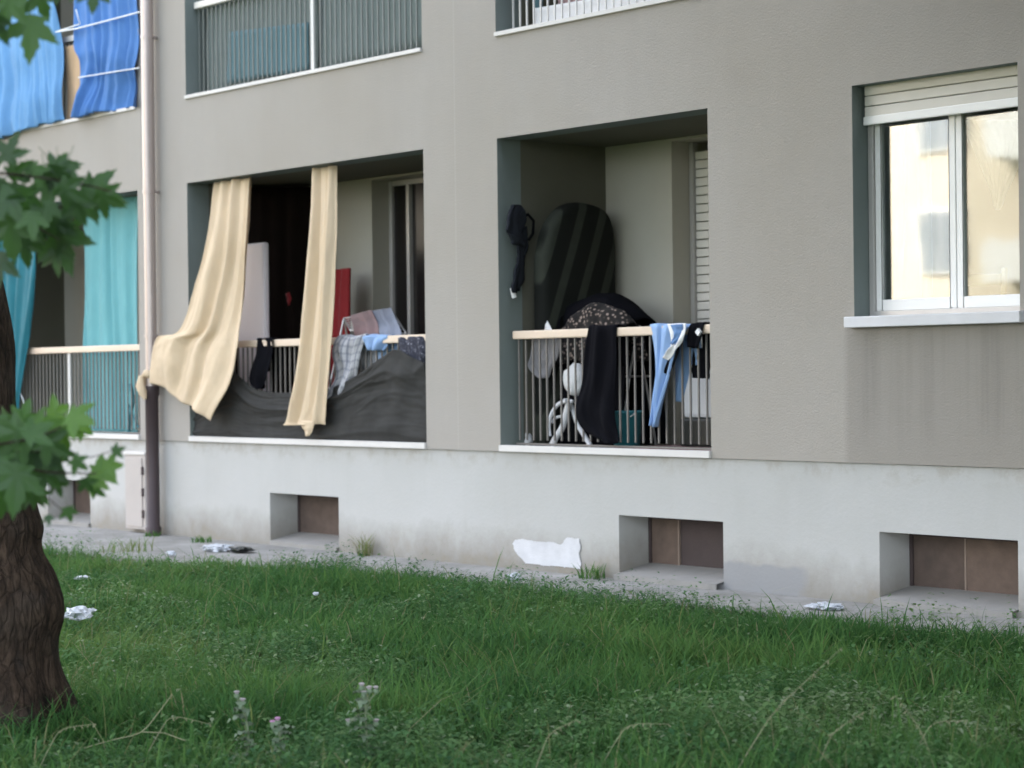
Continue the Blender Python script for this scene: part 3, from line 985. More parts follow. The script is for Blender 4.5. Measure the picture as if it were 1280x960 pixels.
# ------------------------------------------------------------------ middle loggia: things on and behind the railing
tp = []
TL = [(244, 512, .07), (258, 480, .06), (285, 461, .055), (320, 486, .05), (360, 491, .05), (405, 488, .05), (440, 473, .05), (462, 458, .05), (477, 447, .05), (492, 437, .047), (506, 440, .05), (520, 448, .06), (534, 454, .07)]
def tarp():
    b = MB(); b.uv = []
    top = E(TL)
    nu, nv = 170, 90
    for j in range(nv + 1):
        v = j / nv
        for i in range(nu + 1):
            u = i / nu
            t = catmull(top, u)
            bt = Vector((-4.775 + (3.78) * u, .045, ZF + .018))
            p = t.lerp(bt, v)
            sagc = v * (1.0) - .55 * (1 - (2 * u - 1.02) ** 2) * (1 - v)
            w1 = mnoise.noise(Vector((u * 3.1, v * 1.6, 3)))
            w2 = mnoise.noise(Vector((u * 5.7, v * 3.1, 8)))
            d = .038 * (1 - abs(math.sin(3.6 * sagc + 1.3 * w1))) ** 2 * (1 + w2) + .012 * (1 - abs(math.sin(8 * sagc + 2.6 * w2))) ** 3 * max(0, w1 + .5)
            d += .012 * mnoise.noise(Vector((u * 9, v * 7, 1))) + .006 * mnoise.noise(Vector((u * 24, v * 18, 4)))
            rx = .87 - .02 * v
            d += .03 * math.exp(-((u - rx) / .05) ** 2) * (1 - .6 * v)
            d *= math.sin(math.pi * min(max(v * .92 + .08, 0), 1)) ** .5
            p.y = min(p.y - max(d, -.004) * 1.2, .072)
            b.v.append(tuple(p)); b.uv.append((u, v))
    for j in range(nv):
        for i in range(nu):
            k = j * (nu + 1) + i
            b.f.append((k, k + 1, k + nu + 2, k + nu + 1))
    o = b.build('tarpaulin', 'dark_tarp', None, True, 0, Vector((-2.9, .05, ZF)))
    m = o.modifiers.new('thickness', 'SOLIDIFY'); m.thickness = .004
    tag(o, 'dark grey tarpaulin sagging in folds across the middle railing', 'tarpaulin')
tarp()
rail_cloth('garment', [(319, 424), (318, 440), (313, 462), (316, 478), (320, 486)], [(342, 424), (341, 440), (338, 462), (334, 478), (330, 487)], 'black_cotton',
           'small crumpled black garment over the middle handrail between the cream curtains', 'garment', folds=2, amp=.02, nu=24, nv=40, seed=21, wob=.05)
rail_cloth('scarf', [(422, 417), (420, 440), (421, 462), (419, 480), (416, 497)], [(458, 413), (452, 440), (446, 460), (438, 482), (433, 499)], 'plaid_cotton',
           'grey and white plaid scarf with ragged ends on the middle handrail', 'scarf', folds=3, amp=.022, nu=36, nv=50, seed=22, wob=.09, ragged=.12)
rail_cloth('garment', [(458, 413), (455, 424), (456, 436)], [(483, 414), (482, 426), (476, 438)], 'pale_blue_cotton',
           'short pale blue garment bunched on the handrail beside the plaid scarf', 'garment', folds=2, amp=.02, nu=24, nv=26, seed=23, wob=.05)
rail_cloth('garment', [(497, 427), (500, 442), (508, 455), (516, 462)], [(532, 425), (533, 438), (531, 450), (526, 460)], 'speckled_navy_cloth',
           'speckled dark cloth at the right end of the middle handrail', 'garment', folds=3, amp=.015, nu=30, nv=30, seed=24, zt=1.90)

def boxthing(name, mat, label, cat, ctr, size, rz=0, rx=0, bevel=.02):
    m = Matrix.Translation(ctr) @ Matrix.Rotation(rz, 4, 'Z') @ Matrix.Rotation(rx, 4, 'X')
    b = MB().box(-size[0] / 2, size[0] / 2, -size[1] / 2, size[1] / 2, 0, size[2], m)
    return tag(b.build(name, mat, None, False, bevel, Vector(ctr)), label, cat)
# white upright panel
a0, a1 = at(300, 425, Y=.34), at(334, 425, Y=.34)
wbz = at(318, 305, Y=.34).z
wbd = boxthing('panel', 'board_white', 'tall white board standing upright behind the blown curtain', 'board', ((a0.x + a1.x) / 2, .34, ZF + .006), (a1.x - a0.x, .07, wbz - ZF), 0, 0, .025)
# near-black sheet closing the far end of the loggia
drape('sheet', [Vector((-4.74, .34, 3.46)), Vector((-4.74, .34, 2.2)), Vector((-4.74, .34, 1.0))], [Vector((-4.0, 1.10, 3.46)), Vector((-4.0, 1.10, 2.2)), Vector((-4.0, 1.10, 1.0))], 'near_black_sheet',
      'near-black sheet hung across the dark end of the middle loggia', 'sheet', folds=5, amp=.03, nu=50, nv=20, seed=25, top_amp=1)
rr = at(360, 374, Y=.66)
drape('rag', [rr + Vector((-.045, 0, .05)), rr + Vector((-.03, 0, 0)), rr + Vector((0, 0, -.06))], [rr + Vector((.02, 0, .07)), rr + Vector((.045, 0, 0)), rr + Vector((.03, 0, -.06))], 'red_cotton',
      'tiny red rag in the dark left of the pleated curtain', 'rag', folds=1, amp=.01, nu=8, nv=8, seed=26)
# red cloth over a tall chair back
rc = thing('chair', 'red cloth covered chair behind the straight cream curtain', 'chair', (at(426, 420, Y=.9).x, .9, ZF))
x0 = at(413, 400, Y=.9).x; x1 = at(442, 400, Y=.9).x
xm = (x0 + x1) / 2
for sx in (x0 + .05, x1 - .05):
    for sy in (.74, 1.08):
        MB().box(sx - .018, sx + .018, sy - .018, sy + .018, ZF + .006, ZF + .44).build('leg', 'dark_board', rc)
MB().box(x0 + .02, x1 - .02, .72, 1.10, ZF + .44, ZF + .48).build('seat', 'dark_board', rc, bevel=.01)
zt_ = at(427, 337, Y=.9).z
drape('backrest', [Vector((at(417, 340, Y=.9).x, .9, zt_)), Vector((at(414, 365, Y=.9).x, .88, at(414, 372, Y=.9).z)), Vector((x0, .84, 1.75)), Vector((x0 - .02, .80, ZF + .3))],
      [Vector((at(437, 340, Y=.9).x, .9, zt_ + .01)), Vector((at(439, 365, Y=.9).x, .88, at(437, 378, Y=.9).z)), Vector((x1 + .04, .84, 1.75)), Vector((x1 + .06, .80, ZF + .3))],
      'red_cotton', folds=2.5, amp=.03, nu=30, nv=30, seed=27, parent=rc, thick=.04)
# folding drying rack with washing
dr = thing('drying_rack', 'folding drying rack loaded with mixed washing by the balcony door', 'drying rack', (at(470, 420, Y=.5).x, .5, ZF))
A, B_ = at(430, 398, Y=.62), at(438, 413, Y=.35)
C_, D_ = at(489, 388, Y=.62), at(508, 417, Y=.35)
MB().tube([A, B_], .009, 8).tube([C_, D_], .009, 8).tube([A, C_], .009, 8).tube([B_, D_], .009, 8).build('wing', 'steel_rod', dr, True)
for k in range(1, 6):
    t = k / 6
    MB().tube([A.lerp(B_, t), C_.lerp(D_, t)], .005, 6).build('rod', 'steel_rod', dr, True)
for q, s_ in ((A, .25), (C_, -.25)):
    for yy in (.28, .8):
        MB().tube([q, Vector((q.x + s_ * .2, yy, ZF + .01))], .01, 8).build('leg', 'steel_rod', dr, True)
def lay(P, Q, R_, S_, n=12, bump=.02, seed=0, drop=0):
    pass
drape('towel', [A.lerp(C_, .12) + Vector((0, .02, .02)), A.lerp(C_, .1).lerp(B_.lerp(D_, .1), .5) + Vector((0, 0, .03)), B_.lerp(D_, .12) + Vector((0, -.02, .015)), B_.lerp(D_, .12) + Vector((0, -.03, -.2))],
      [A.lerp(C_, .55) + Vector((0, .02, .04)), A.lerp(C_, .55).lerp(B_.lerp(D_, .55), .5) + Vector((0, 0, .05)), B_.lerp(D_, .55) + Vector((0, -.02, .02)), B_.lerp(D_, .55) + Vector((0, -.03, -.2))],
      'mauve_cloth', 'mauve cloth laid over the drying rack', 'towel', folds=2, amp=.02, nu=24, nv=24, seed=31)
drape('towel', [A.lerp(C_, .57) + Vector((0, .02, .03)), A.lerp(C_, .57).lerp(B_.lerp(D_, .57), .5) + Vector((0, 0, .03)), B_.lerp(D_, .57) + Vector((0, -.02, .015)), B_.lerp(D_, .57) + Vector((0, -.03, -.2))],
      [A.lerp(C_, .97) + Vector((0, .02, .03)), A.lerp(C_, .97).lerp(B_.lerp(D_, .97), .5) + Vector((0, 0, .02)), B_.lerp(D_, .95) + Vector((0, -.02, .015)), B_.lerp(D_, .95) + Vector((0, -.03, -.2))],
      'grey_blue_cloth', 'grey blue cloth on the right half of the drying rack', 'towel', folds=2, amp=.02, nu=24, nv=24, seed=32)

# ------------------------------------------------------------------ right-hand loggia
# striped rolled carpet with a rounded top leaning in the corner
def xl(py, px, X):
    k = CR * ((px - 640) / FPX) + CU * ((480 - py) / FPX) + CF
    t = (X - CAM.x) / k.x
    return CAM + k * t
def rug():
    prof = [(674, 402), (673, 350), (675, 312), (682, 284), (696, 263), (712, 254), (730, 255), (748, 261), (758, 274), (763, 300), (764, 345), (764, 402)]
    X = .15
    pts = [xl(py, px, X) for px, py in prof]
    pts[0].z = ZF + .01; pts[-1].z = ZF + .01
    pts[-1].y = pts[-2].y
    pts[0].y = pts[1].y
    sm_ = [catmull(pts, k / 60) for k in range(61)]
    c = sum(sm_, Vector()) / len(sm_)
    b = MB(); b.uv = []
    rings = [(-.07, .97), (-.05, 1.0), (.03, 1.0), (.065, .96), (.08, .86)]
    for dx, s in rings:
        for q in sm_:
            p = Vector((X + dx, c.y + (q.y - c.y) * s, max(ZF + .006, c.z + (q.z - c.z) * s)))
            b.v.append(tuple(p))
            b.uv.append(((p.y - c.y) * 1.3 + .5, (p.z - c.z) * .9 + .5))
    n = len(sm_)
    for r_ in range(len(rings) - 1):
        for k in range(n):
            k2 = (k + 1) % n
            b.f.append((r_ * n + k, r_ * n + k2, (r_ + 1) * n + k2, (r_ + 1) * n + k))
    i = len(b.v)
    b.v.append((X + .09, c.y, c.z)); b.uv.append((.5, .5))
    for k in range(n):
        b.f.append((i, (len(rings) - 1) * n + k, (len(rings) - 1) * n + (k + 1) % n))
    o = b.build('cushion', 'dark_striped_rug', None, True, 0, Vector((X, c.y, ZF)))
    tag(o, 'big dark cushion with rounded top and pale diagonal stripes in the right loggia', 'cushion')
rug()
# coat on a hook at the side wall
jk = thing('jacket', 'dark jacket hanging on the side wall of the right loggia', 'jacket', (0.03, .45, 2.3))
def xl(py, px, X):
    k = CR * ((px - 640) / FPX) + CU * ((480 - py) / FPX) + CF
    t = (X - CAM.x) / k.x
    return CAM + k * t
drape('body', [xl(256, 641, .07), xl(272, 635, .09), xl(288, 636, .09), xl(304, 642, .08)], [xl(258, 653, .07), xl(268, 657, .09), xl(290, 654, .09), xl(308, 649, .08)],
      'navy_cotton', folds=1.5, amp=.02, nu=20, nv=24, seed=41, parent=jk, out=(1, 0, 0), thick=.03, wob=.05)
drape('sleeve', [xl(285, 646, .05), xl(312, 646, .06), xl(340, 644, .06), xl(366, 641, .06)], [xl(283, 657, .05), xl(305, 657, .06), xl(330, 653, .06), xl(364, 649, .06)],
      'navy_cotton', folds=1, amp=.015, nu=14, nv=24, seed=44, parent=jk, out=(1, 0, 0), thick=.025, wob=.05)
MB().tube([xl(272, 652, .05), xl(268, 660, .06), xl(276, 667, .06), xl(292, 666, .06), xl(300, 661, .06)], .012, 8).build('strap', 'black_cotton', jk, True)
MB().tube([xl(360, 640, .06), xl(372, 643, .06)], .02, 8).build('lining', 'white_cotton', jk, True)
MB().tube([xl(258, 646, .0), xl(258, 647, .06)], .01, 8).build('hook', 'steel_rod', jk, True)

# heap of dark washing on a rack behind the railing
hp = thing('clothes_horse', 'clothes horse buried under dark washing behind the right railing', 'clothes horse', (at(750, 480, Y=.65).x, .65, ZF))
ha, hb = at(692, 410, Y=.65).x, at(800, 410, Y=.65).x
for sx in (ha + .04, hb - .04):
    MB().tube([(sx, .45, ZF + .01), (sx, .65, 1.95), (sx, .85, ZF + .01)], .012, 8).build('leg', 'steel_rod', hp, True)
for yy, zz in ((.65, 1.95), (.56, 1.55), (.74, 1.55)):
    MB().tube([(ha, yy, zz), (hb, yy, zz)], .008, 8).build('rod', 'steel_rod', hp, True)
def heap(name, mat, label, cat, x0, x1, zt, yf, zb, seed, yb=None, arch=.1, folds=4):
    xs = (x0, x1)
    yb = yb or 1.3 - yf
    ym = (yf + yb) / 2
    b = MB(); b.uv = []
    nu, nv = 40, 40
    for j in range(nv + 1):
        v = j / nv
        for i in range(nu + 1):
            u = i / nu
            x = x0 + (x1 - x0) * u
            top = zt + arch * (math.sin(math.pi * u) - 1) + .03 * mnoise.noise(Vector((u * 4, seed, 0)))
            a = (v - .5) * 2
            k = abs(a)
            z = top - max(0, k - .25) / .75 * (top - zb) - .04 * min(k / .25, 1) ** 2
            y = ym + (1 if a > 0 else -1) * min(k / .3, 1) * (yb - yf) / 2 * (.6 + .4 * k)
            d = .025 * math.sin(2 * math.pi * folds * u + seed + 2 * mnoise.noise(Vector((u * 3, v * 3, seed)))) * min(k * 1.5, 1)
            x += .03 * mnoise.noise(Vector((u * 3, v * 5, seed + 3)))
            b.v.append((x, y + d * (1 if a > 0 else -1), z + .03 * mnoise.noise(Vector((u * 5, v * 6, seed + 5)))))
            b.uv.append((u, v))
    for j in range(nv):
        for i in range(nu):
            k = j * (nu + 1) + i
            b.f.append((k, k + 1, k + nu + 2, k + nu + 1))
    o = b.build(name, mat, None, True, 0, Vector(((x0 + x1) / 2, ym, zb)))
    m = o.modifiers.new('thickness', 'SOLIDIFY'); m.thickness = .008
    return tag(o, label, cat)
heap('blanket', 'black_cotton', 'black blanket thrown over the clothes horse', 'blanket', at(700, 410, Y=.65).x, at(804, 410, Y=.65).x, at(750, 366, Y=.65).z, .42, ZF + .06, 51, .9, .22)
heap('cloth', 'leopard_cloth', 'leopard patterned brown cloth on top of the black blanket', 'cloth', at(708, 400, Y=.5).x, at(789, 400, Y=.5).x, at(750, 378, Y=.5).z, .36, at(720, 446, Y=.36).z, 52, .66, .17)
heap('garment', 'black_cotton', 'crumpled black garment behind the left end of the right handrail', 'garment', at(672, 410, Y=.5).x, at(706, 410, Y=.5).x, at(690, 386, Y=.5).z, .42, 1.72, 53, .6, .05)
drape('handkerchief', E([(681, 409, .30), (678, 416, .30)]), E([(684, 401, .30), (691, 414, .30)]), 'white_cotton', 'tiny white cloth corner above the left end of the right handrail', 'cloth', folds=1, amp=.006, nu=6, nv=6, seed=54)
drape('garment', E([(667, 418, .24), (663, 445, .25), (659, 458, .25), (668, 468, .25), (676, 473, .25)]), E([(702, 416, .24), (700, 430, .25), (697, 445, .25), (689, 460, .25), (684, 472, .25)]),
      'grey_cotton', 'limp grey garment hanging inside the bars at the left', 'garment', folds=3.5, amp=.022, nu=30, nv=30, seed=55)
rail_cloth('trousers', [(736, 405), (732, 440), (729, 480), (722, 510), (730, 535), (752, 553)], [(771, 404), (769, 440), (765, 480), (765, 520), (769, 545), (772, 554)], 'black_cotton',
           'long black trousers hanging over the right railing almost to its foot', 'trousers', folds=2.5, amp=.011, nu=40, nv=60, seed=56, wob=.06)
rail_cloth('shirt', [(811, 404), (813, 430), (815, 470), (812, 505), (811, 532)], [(862, 401), (856, 420), (844, 445), (833, 485), (821, 534)], 'pale_blue_cotton',
           'light blue shirt draped on the right handrail with one long sleeve down', 'shirt', folds=2.5, amp=.03, nu=40, nv=56, seed=57, wob=.05)
sh_ = [o for o in bpy.data.objects if o.name == 'shirt'][0]
drape('collar', E([(834, 405, .045), (838, 418, .04), (836, 432, .04), (829, 446, .045)]), E([(858, 404, .045), (858, 418, .04), (849, 434, .04), (836, 450, .045)]), 'white_cotton', folds=1.5, amp=.018, nu=16, nv=20, seed=77, parent=sh_, wob=.03)
drape('lining', E([(838, 406, .03), (842, 418, .025), (838, 430, .03)]), E([(853, 405, .03), (853, 416, .025), (843, 431, .03)]), 'speckled_blue_cloth', folds=1, amp=.008, nu=12, nv=14, seed=78, parent=sh_)
drape('jeans', E([(838, 424, .19), (842, 460, .19), (843, 500, .19)]), E([(862, 424, .19), (861, 460, .19), (853, 503, .19)]), 'denim',
      'faded blue jeans leg hanging behind the light blue shirt', 'trousers', folds=1.5, amp=.02, nu=20, nv=30, seed=58)
drape('strap', E([(846, 408, .055), (838, 440, .06), (830, 466, .06)]), E([(852, 407, .055), (848, 440, .06), (834, 474, .06)]), 'black_cotton',
      'thin black cloth trailing along the edge of the light blue shirt', 'cloth', folds=1, amp=.01, nu=8, nv=20, seed=59)
rail_cloth('garment', [(864, 403), (860, 420), (861, 434)], [(880, 402), (877, 420), (871, 436)], 'black_cotton',
           'black garment with a small white emblem at the right end of the handrail', 'garment', folds=1.2, amp=.015, nu=20, nv=24, seed=60)
gm = bpy.data.objects['garment.005'] if 'garment.005' in bpy.data.objects else None
for o in list(bpy.data.objects):
    if o.get('label', '').startswith('black garment with a small white emblem'):
        q = at(872, 415, Y=.04)
        d = .028
        b = MB(); b.quad(q + Vector((-d, 0, 0)), q + Vector((0, 0, -d)), q + Vector((d, 0, 0)), q + Vector((0, 0, d)))
        b.quad(q + Vector((-d, .02, 0)), q + Vector((0, .02, d)), q + Vector((d, .02, 0)), q + Vector((0, .02, -d)))
        for i in range(4):
            pass
        b.f += [(0, 4, 7, 1), (1, 7, 6, 2), (2, 6, 5, 3), (3, 5, 4, 0)]
        eo = b.build('emblem', 'white_cotton', o)
drape('trousers', E([(867, 436, .2), (866, 455, .2), (866, 472, .2)]), E([(886, 434, .2), (886, 455, .2), (886, 474, .2)]), 'black_cotton',
      'black trousers leg inside the bars at the far right end', 'trousers', folds=1.5, amp=.015, nu=16, nv=20, seed=61)
bx0, bx1 = at(865, 500, Y=.7).x, at(889, 500, Y=.7).x
boxthing('storage_box', 'dirty_white', 'greyish white plastic box low behind the right end of the bars', 'box', ((bx0 + bx1) / 2 + .05, .75, at(875, 522, Y=.7).z), (bx1 - bx0 + .1, .3, .36), 0, 0, .03)
boxthing('crate', 'black_plastic', 'black crate under the greyish white box', 'crate', ((bx0 + bx1) / 2 + .05, .75, ZF + .022), (bx1 - bx0 + .14, .34, at(875, 522, Y=.7).z - ZF - .026), 0, 0, .02)
# floor mat
mt = MB().box(at(800, 555, Y=.5).x, 2.36, .22, 1.0, ZF + .007, ZF + .02)
tag(mt.build('floor_mat', 'dark_red_mat', None, False, .004, Vector((1.9, .6, ZF))), 'dark red mat on the floor of the right loggia', 'mat')
# teal bucket: open conical shell with rim and handle
bk = thing('bucket', 'teal plastic bucket behind the black trousers', 'bucket', (at(784, 550, Y=.33).x, .33, ZF + .006))
bc = bk.location.copy()
zt_ = at(784, 516, Y=.33).z
rt, rb = .125, .10
b = MB()
n = 28
prof = [(rb, bc.z), (rt, zt_), (rt + .012, zt_), (rt + .012, zt_ + .015), (rt - .012, zt_ + .015), (rb - .012, bc.z + .012)]
for r_, z_ in prof:
    for k in range(n):
        t = 2 * math.pi * k / n
        b.v.append((bc.x + r_ * math.cos(t), bc.y + r_ * math.sin(t), z_))
for j in range(len(prof) - 1):
    for k in range(n):
        b.f.append((j * n + k, j * n + (k + 1) % n, (j + 1) * n + (k + 1) % n, (j + 1) * n + k))
b.f.append(tuple(range(n)))
b.f.append(tuple((len(prof) - 1) * n + k for k in range(n)))
b.build('shell', 'teal_plastic', bk, True)
MB().tube([(bc.x + (rt + .01) * math.cos(t), bc.y - .03 - .05 * math.sin(t), zt_ + .01 - .06 * math.sin(t)) for t in [math.pi * k / 12 for k in range(13)]], .005, 6).build('handle', 'steel_rod', bk, True)
# white round helmet-like bag
def blob(name, mat, c, r, seed, squash=(1, 1, 1), amp=.15, parent=None, sub=3, freq=2.2):
    bm = bmesh.new()
    bmesh.ops.create_icosphere(bm, subdivisions=sub, radius=1)
    b = MB()
    for v in bm.verts:
        d = 1 + amp * mnoise.noise(v.co * freq + Vector((seed, 0, 0))) + amp * .6 * mnoise.noise(v.co * freq * 2.3 + Vector((0, seed, 0)))
        b.v.append((c[0] + v.co.x * r * d * squash[0], c[1] + v.co.y * r * d * squash[1], c[2] + v.co.z * r * d * squash[2]))
    b.f = [tuple(v.index for v in f.verts) for f in bm.faces]
    bm.free()
    return b.build(name, mat, parent, True, 0, Vector(c) if parent is None else None)
q = at(719, 475, Y=.32)
wbag = blob('bag', 'white_cotton', q, .12, 71, (.95, .7, 1.1), .14)
tag(wbag, 'round white bag hanging behind the bars beside the black trousers', 'bag')
# white bent frame
fr = thing('folding_frame', 'white bent frame with splayed legs behind the bars', 'frame', (at(708, 540, Y=.3).x, .3, ZF))
pk = [(707, 502), (714, 503)]
def T(pts, r, nm='leg', mat='white_plastic', Y=.3):
    MB().tube([catmull(E(pts, Y), k / 10) for k in range(11)], r, 10).build(nm, mat, fr, True)
T([(712, 500), (708, 515), (704, 532), (696, 545), (690, 556)], .026)
T([(711, 501), (716, 512), (722, 530), (730, 544), (738, 557)], .020, Y=.36)
T([(708, 501), (698, 505), (690, 516), (686, 530), (687, 545)], .016, Y=.26)
T([(704, 520), (695, 522), (690, 528)], .012, 'brace')
T([(703, 502), (708, 500), (716, 502)], .014, 'joint')
q = at(657, 548, Y=.3)
st = blob('bottle', 'dirty_white', q + Vector((0, 0, -.01)), .07, 75, (.8, .8, 1.0), .3)
tag(st, 'small pale crumpled bag on the floor at the left end of the bars', 'bag')
st.name = 'crumpled_bag'
q = at(741, 500, Y=.34)

# ------------------------------------------------------------------ behind the bay window
drape('net_curtain', E([(1198, 150, .75), (1215, 180, .75), (1240, 240, .75), (1246, 262, .75)]), E([(1285, 150, .75), (1284, 180, .75), (1258, 240, .75), (1248, 262, .75)]), 'sheer_white',
      'white net curtain gathered to a point behind the right pane', 'curtain', folds=6, amp=.03, nu=50, nv=30, seed=81, thick=.002)
chx = at(1222, 350, Y=1.0)
ch = thing('chair', 'pale wooden chair back seen through the window', 'chair', (chx.x, 1.0, .952))
for dx in (-.17, .17):
    MB().tube([(chx.x + dx, 1.0, .955), (chx.x + dx, 1.02, 1.5), (chx.x + dx, 1.08, 2.28)], .02, 8).build('post', 'pale_wood', ch, True)
    MB().tube([(chx.x + dx, .6, .955), (chx.x + dx, .6, 1.42)], .02, 8).build('leg', 'pale_wood', ch, True)
MB().box(chx.x - .2, chx.x + .2, .56, 1.03, 1.42, 1.46).build('seat', 'pale_wood', ch, bevel=.01)
for z in (1.8, 2.0, 2.2):
    MB().box(chx.x - .17, chx.x + .17, 1.03, 1.06, z - .04, z + .04).build('back_slat', 'pale_wood', ch, bevel=.008)
cu = MB()
drape('curtain', [Vector((3.35, .55, 3.6)), Vector((3.35, .55, 1.1))], [Vector((4.0, .55, 3.6)), Vector((4.0, .55, 1.1))], 'sheer_white',
      'pale sheer curtain drawn behind the left pane of the window', 'curtain', folds=6, amp=.03, nu=50, nv=16, seed=82)

# ------------------------------------------------------------------ block across the yard, seen mirrored in the window and lighting the shade
FB = thing('apartment_building', 'sunlit cream apartment block mirrored in the window panes', 'building', (-50, -40, 0))
FY = -34.0
MB().box(-90, -14, FY - 10, FY, 3.2, 15).build('wall', 'far_cream', FB)
MB().box(-90.02, -13.98, FY - 10, FY + .02, -.1, 3.2).build('ground_floor_wall', 'far_pink', FB)
MB().box(-90.4, -13.6, FY - 10.4, FY + .4, 15.01, 15.3).build('roof', 'roof_felt', FB)
wm_f = MB().box(-.75, .75, 0, .06, -.85, .85).mesh('window', 'white_paint', Vector((0, 0, 0)))
wm_p = MB().box(-.66, -.04, .05, .075, -.76, .76).box(.04, .66, .05, .075, -.76, .76).mesh('pane', 'far_glass', Vector((0, 0, 0)))
bm_ = MB().box(-1.4, 1.4, 0, 1.1, -.15, 0).box(-1.4, 1.4, 1.03, 1.1, 0, .95).box(-1.4, -1.33, 0, 1.03, 0, .95).box(1.33, 1.4, 0, 1.03, 0, .95).mesh('balcony', 'white_paint', Vector((0, 0, 0)))
for k, x in enumerate(np.arange(-87.5, -15, 3.6)):
    for z in (1.8, 5.0, 8.2, 11.4):
        o = link('window', wm_f, FB, (x, FY + .025, z))
        link('pane', wm_p, o, (x, FY + .025, z))
    if k % 3 == 1:
        for z in (3.9, 7.1, 10.3):
            link('balcony', bm_, FB, (x, FY + .022, z))

# ------------------------------------------------------------------ tree
TD = 9.75
tb = at(0, 905, dist=TD)
tb.z = 0
tree = thing('maple_tree', 'gnarled dark trunked maple at the left edge of the grass', 'tree', tb)
MPP = TD / FPX
prof = [(940, 118, .42), (918, 104, .37), (905, 97, .345), (885, 88, .315), (860, 80, .29), (830, 73, .272), (800, 74, .268), (785, 78, .275), (768, 81, .285), (750, 79, .283), (735, 74, .272), (715, 66, .255), (695, 54, .232), (680, 50, .222), (660, 52, .222), (640, 46, .21), (600, 34, .20), (550, 22, .19), (500, 18, .187), (430, 17, .185), (370, 6, .18), (300, -14, .175), (200, -42, .17), (100, -68, .165), (0, -90, .16), (-150, -120, .15), (-320, -150, .145)]
def trunk():
    b = MB()
    n = 40
    rings = []
    for py, rx, r in prof:
        cx = rx - r / MPP
        c = at(cx, py, dist=TD)
        rings.append((c, r))
    M = len(rings) * 4
    C_ = [q[0] for q in rings]
    Rv = [Vector((q[1], 0, 0)) for q in rings]
    hr = Vector((CR.x, CR.y, 0)).normalized()
    hf = Vector((-hr.y, hr.x, 0))
    for j in range(M + 1):
        t = j / M
        c, r = catmull(C_, t), catmull(Rv, t).x
        for k in range(n):
            a = 2 * math.pi * k / n
            e = Vector((math.cos(a), math.sin(a), c.z * 1.2))
            rr = r * (1 + .07 * mnoise.noise(e * 1.5) + .045 * mnoise.noise(Vector((math.cos(a) * 5, math.sin(a) * 5, c.z * 2))) + .03 * mnoise.noise(Vector((math.cos(a) * 11, math.sin(a) * 11, c.z * 5))))
            if c.z < .35:
                rr *= 1 + .25 * max(0, .35 - c.z) * (1 + math.sin(5 * a + 1))
            b.v.append(tuple(c + hr * math.cos(a) * rr + hf * math.sin(a) * rr))
    for j in range(M):
        for k in range(n):
            b.f.append((j * n + k, j * n + (k + 1) % n, (j + 1) * n + (k + 1) % n, (j + 1) * n + k))
    b.build('trunk', 'bark', tree, True)
    return C_[-1]
ttop = trunk()
knob = at(45, 762, dist=TD - .1)
def limb(pts, r0, r1, name='branch', n=10):
    pts = [Vector(p) for p in pts]
    q = [catmull(pts, k / 20) for k in range(21)]
    MB().tube(q, [r0 + (r1 - r0) * k / 20 for k in range(21)], n).build(name, 'bark', tree, True)
    return q
side = -CR
crown_pts = []
for k in range(7):
    a = 2 * math.pi * k / 7 + .3
    d = Vector((math.cos(a), math.sin(a), .55)) + Vector((side.x, side.y, 0)) * .35
    p1 = ttop + d * 1.2 + Vector((0, 0, .4))
    p2 = ttop + d * 2.4 + Vector((0, 0, 1.2))
    crown_pts += limb([ttop - Vector((0, 0, .25)), p1, p2], .085, .025)[8:]
# low limbs outside the frame at the left that carry the leaf sprays in view
l0 = at(-75, 150, dist=TD)
LD = 6.3
limb([at(-60, 40, dist=TD), at(-260, -40, dist=8.4), at(-330, 60, dist=7.2), at(-230, 190, dist=LD + .2), at(-90, 215, dist=LD)], .06, .012)
limb([at(-40, 330, dist=TD), at(-230, 330, dist=8.3), at(-260, 470, dist=7.2), at(-150, 560, dist=LD + .1), at(-50, 560, dist=LD)], .05, .010)
limb([at(-260, -40, dist=8.4), at(-300, -150, dist=7.3), at(-150, -90, dist=LD + .1), at(-20, -40, dist=LD)], .04, .010)
# sprays
def twig(pts, r0=.006):
    q = [catmull([at(x, y, dist=LD + dd) for x, y, dd in pts], k / 12) for k in range(13)]
    MB().tube(q, [r0 * (1 - .6 * k / 12) for k in range(13)], 6).build('twig', 'bark', tree, True)
twig([(-90, 215, 0), (-20, 215, .02), (50, 222, .02), (110, 232, .0), (140, 240, -.02)])
twig([(-90, 215, 0), (-40, 240, .1), (20, 270, .12), (75, 300, .15)])
twig([(-90, 215, 0), (-30, 190, -.05), (15, 190, -.05)])
twig([(-50, 560, 0), (0, 555, 0), (50, 545, 0), (95, 525, -.03)])
twig([(-50, 560, 0), (10, 580, .05), (60, 590, .05), (120, 592, .05)])
twig([(20, 565, .02), (80, 565, .05), (110, 572, .05), (150, 560, .06)], .003)
twig([(10, 585, .05), (45, 610, .06), (80, 640, .06)], .003)
twig([(-20, -40, 0), (20, -25, 0), (40, 0, 0)])
twig([(-20, -40, 0), (60, -45, 0), (115, -25, 0)])

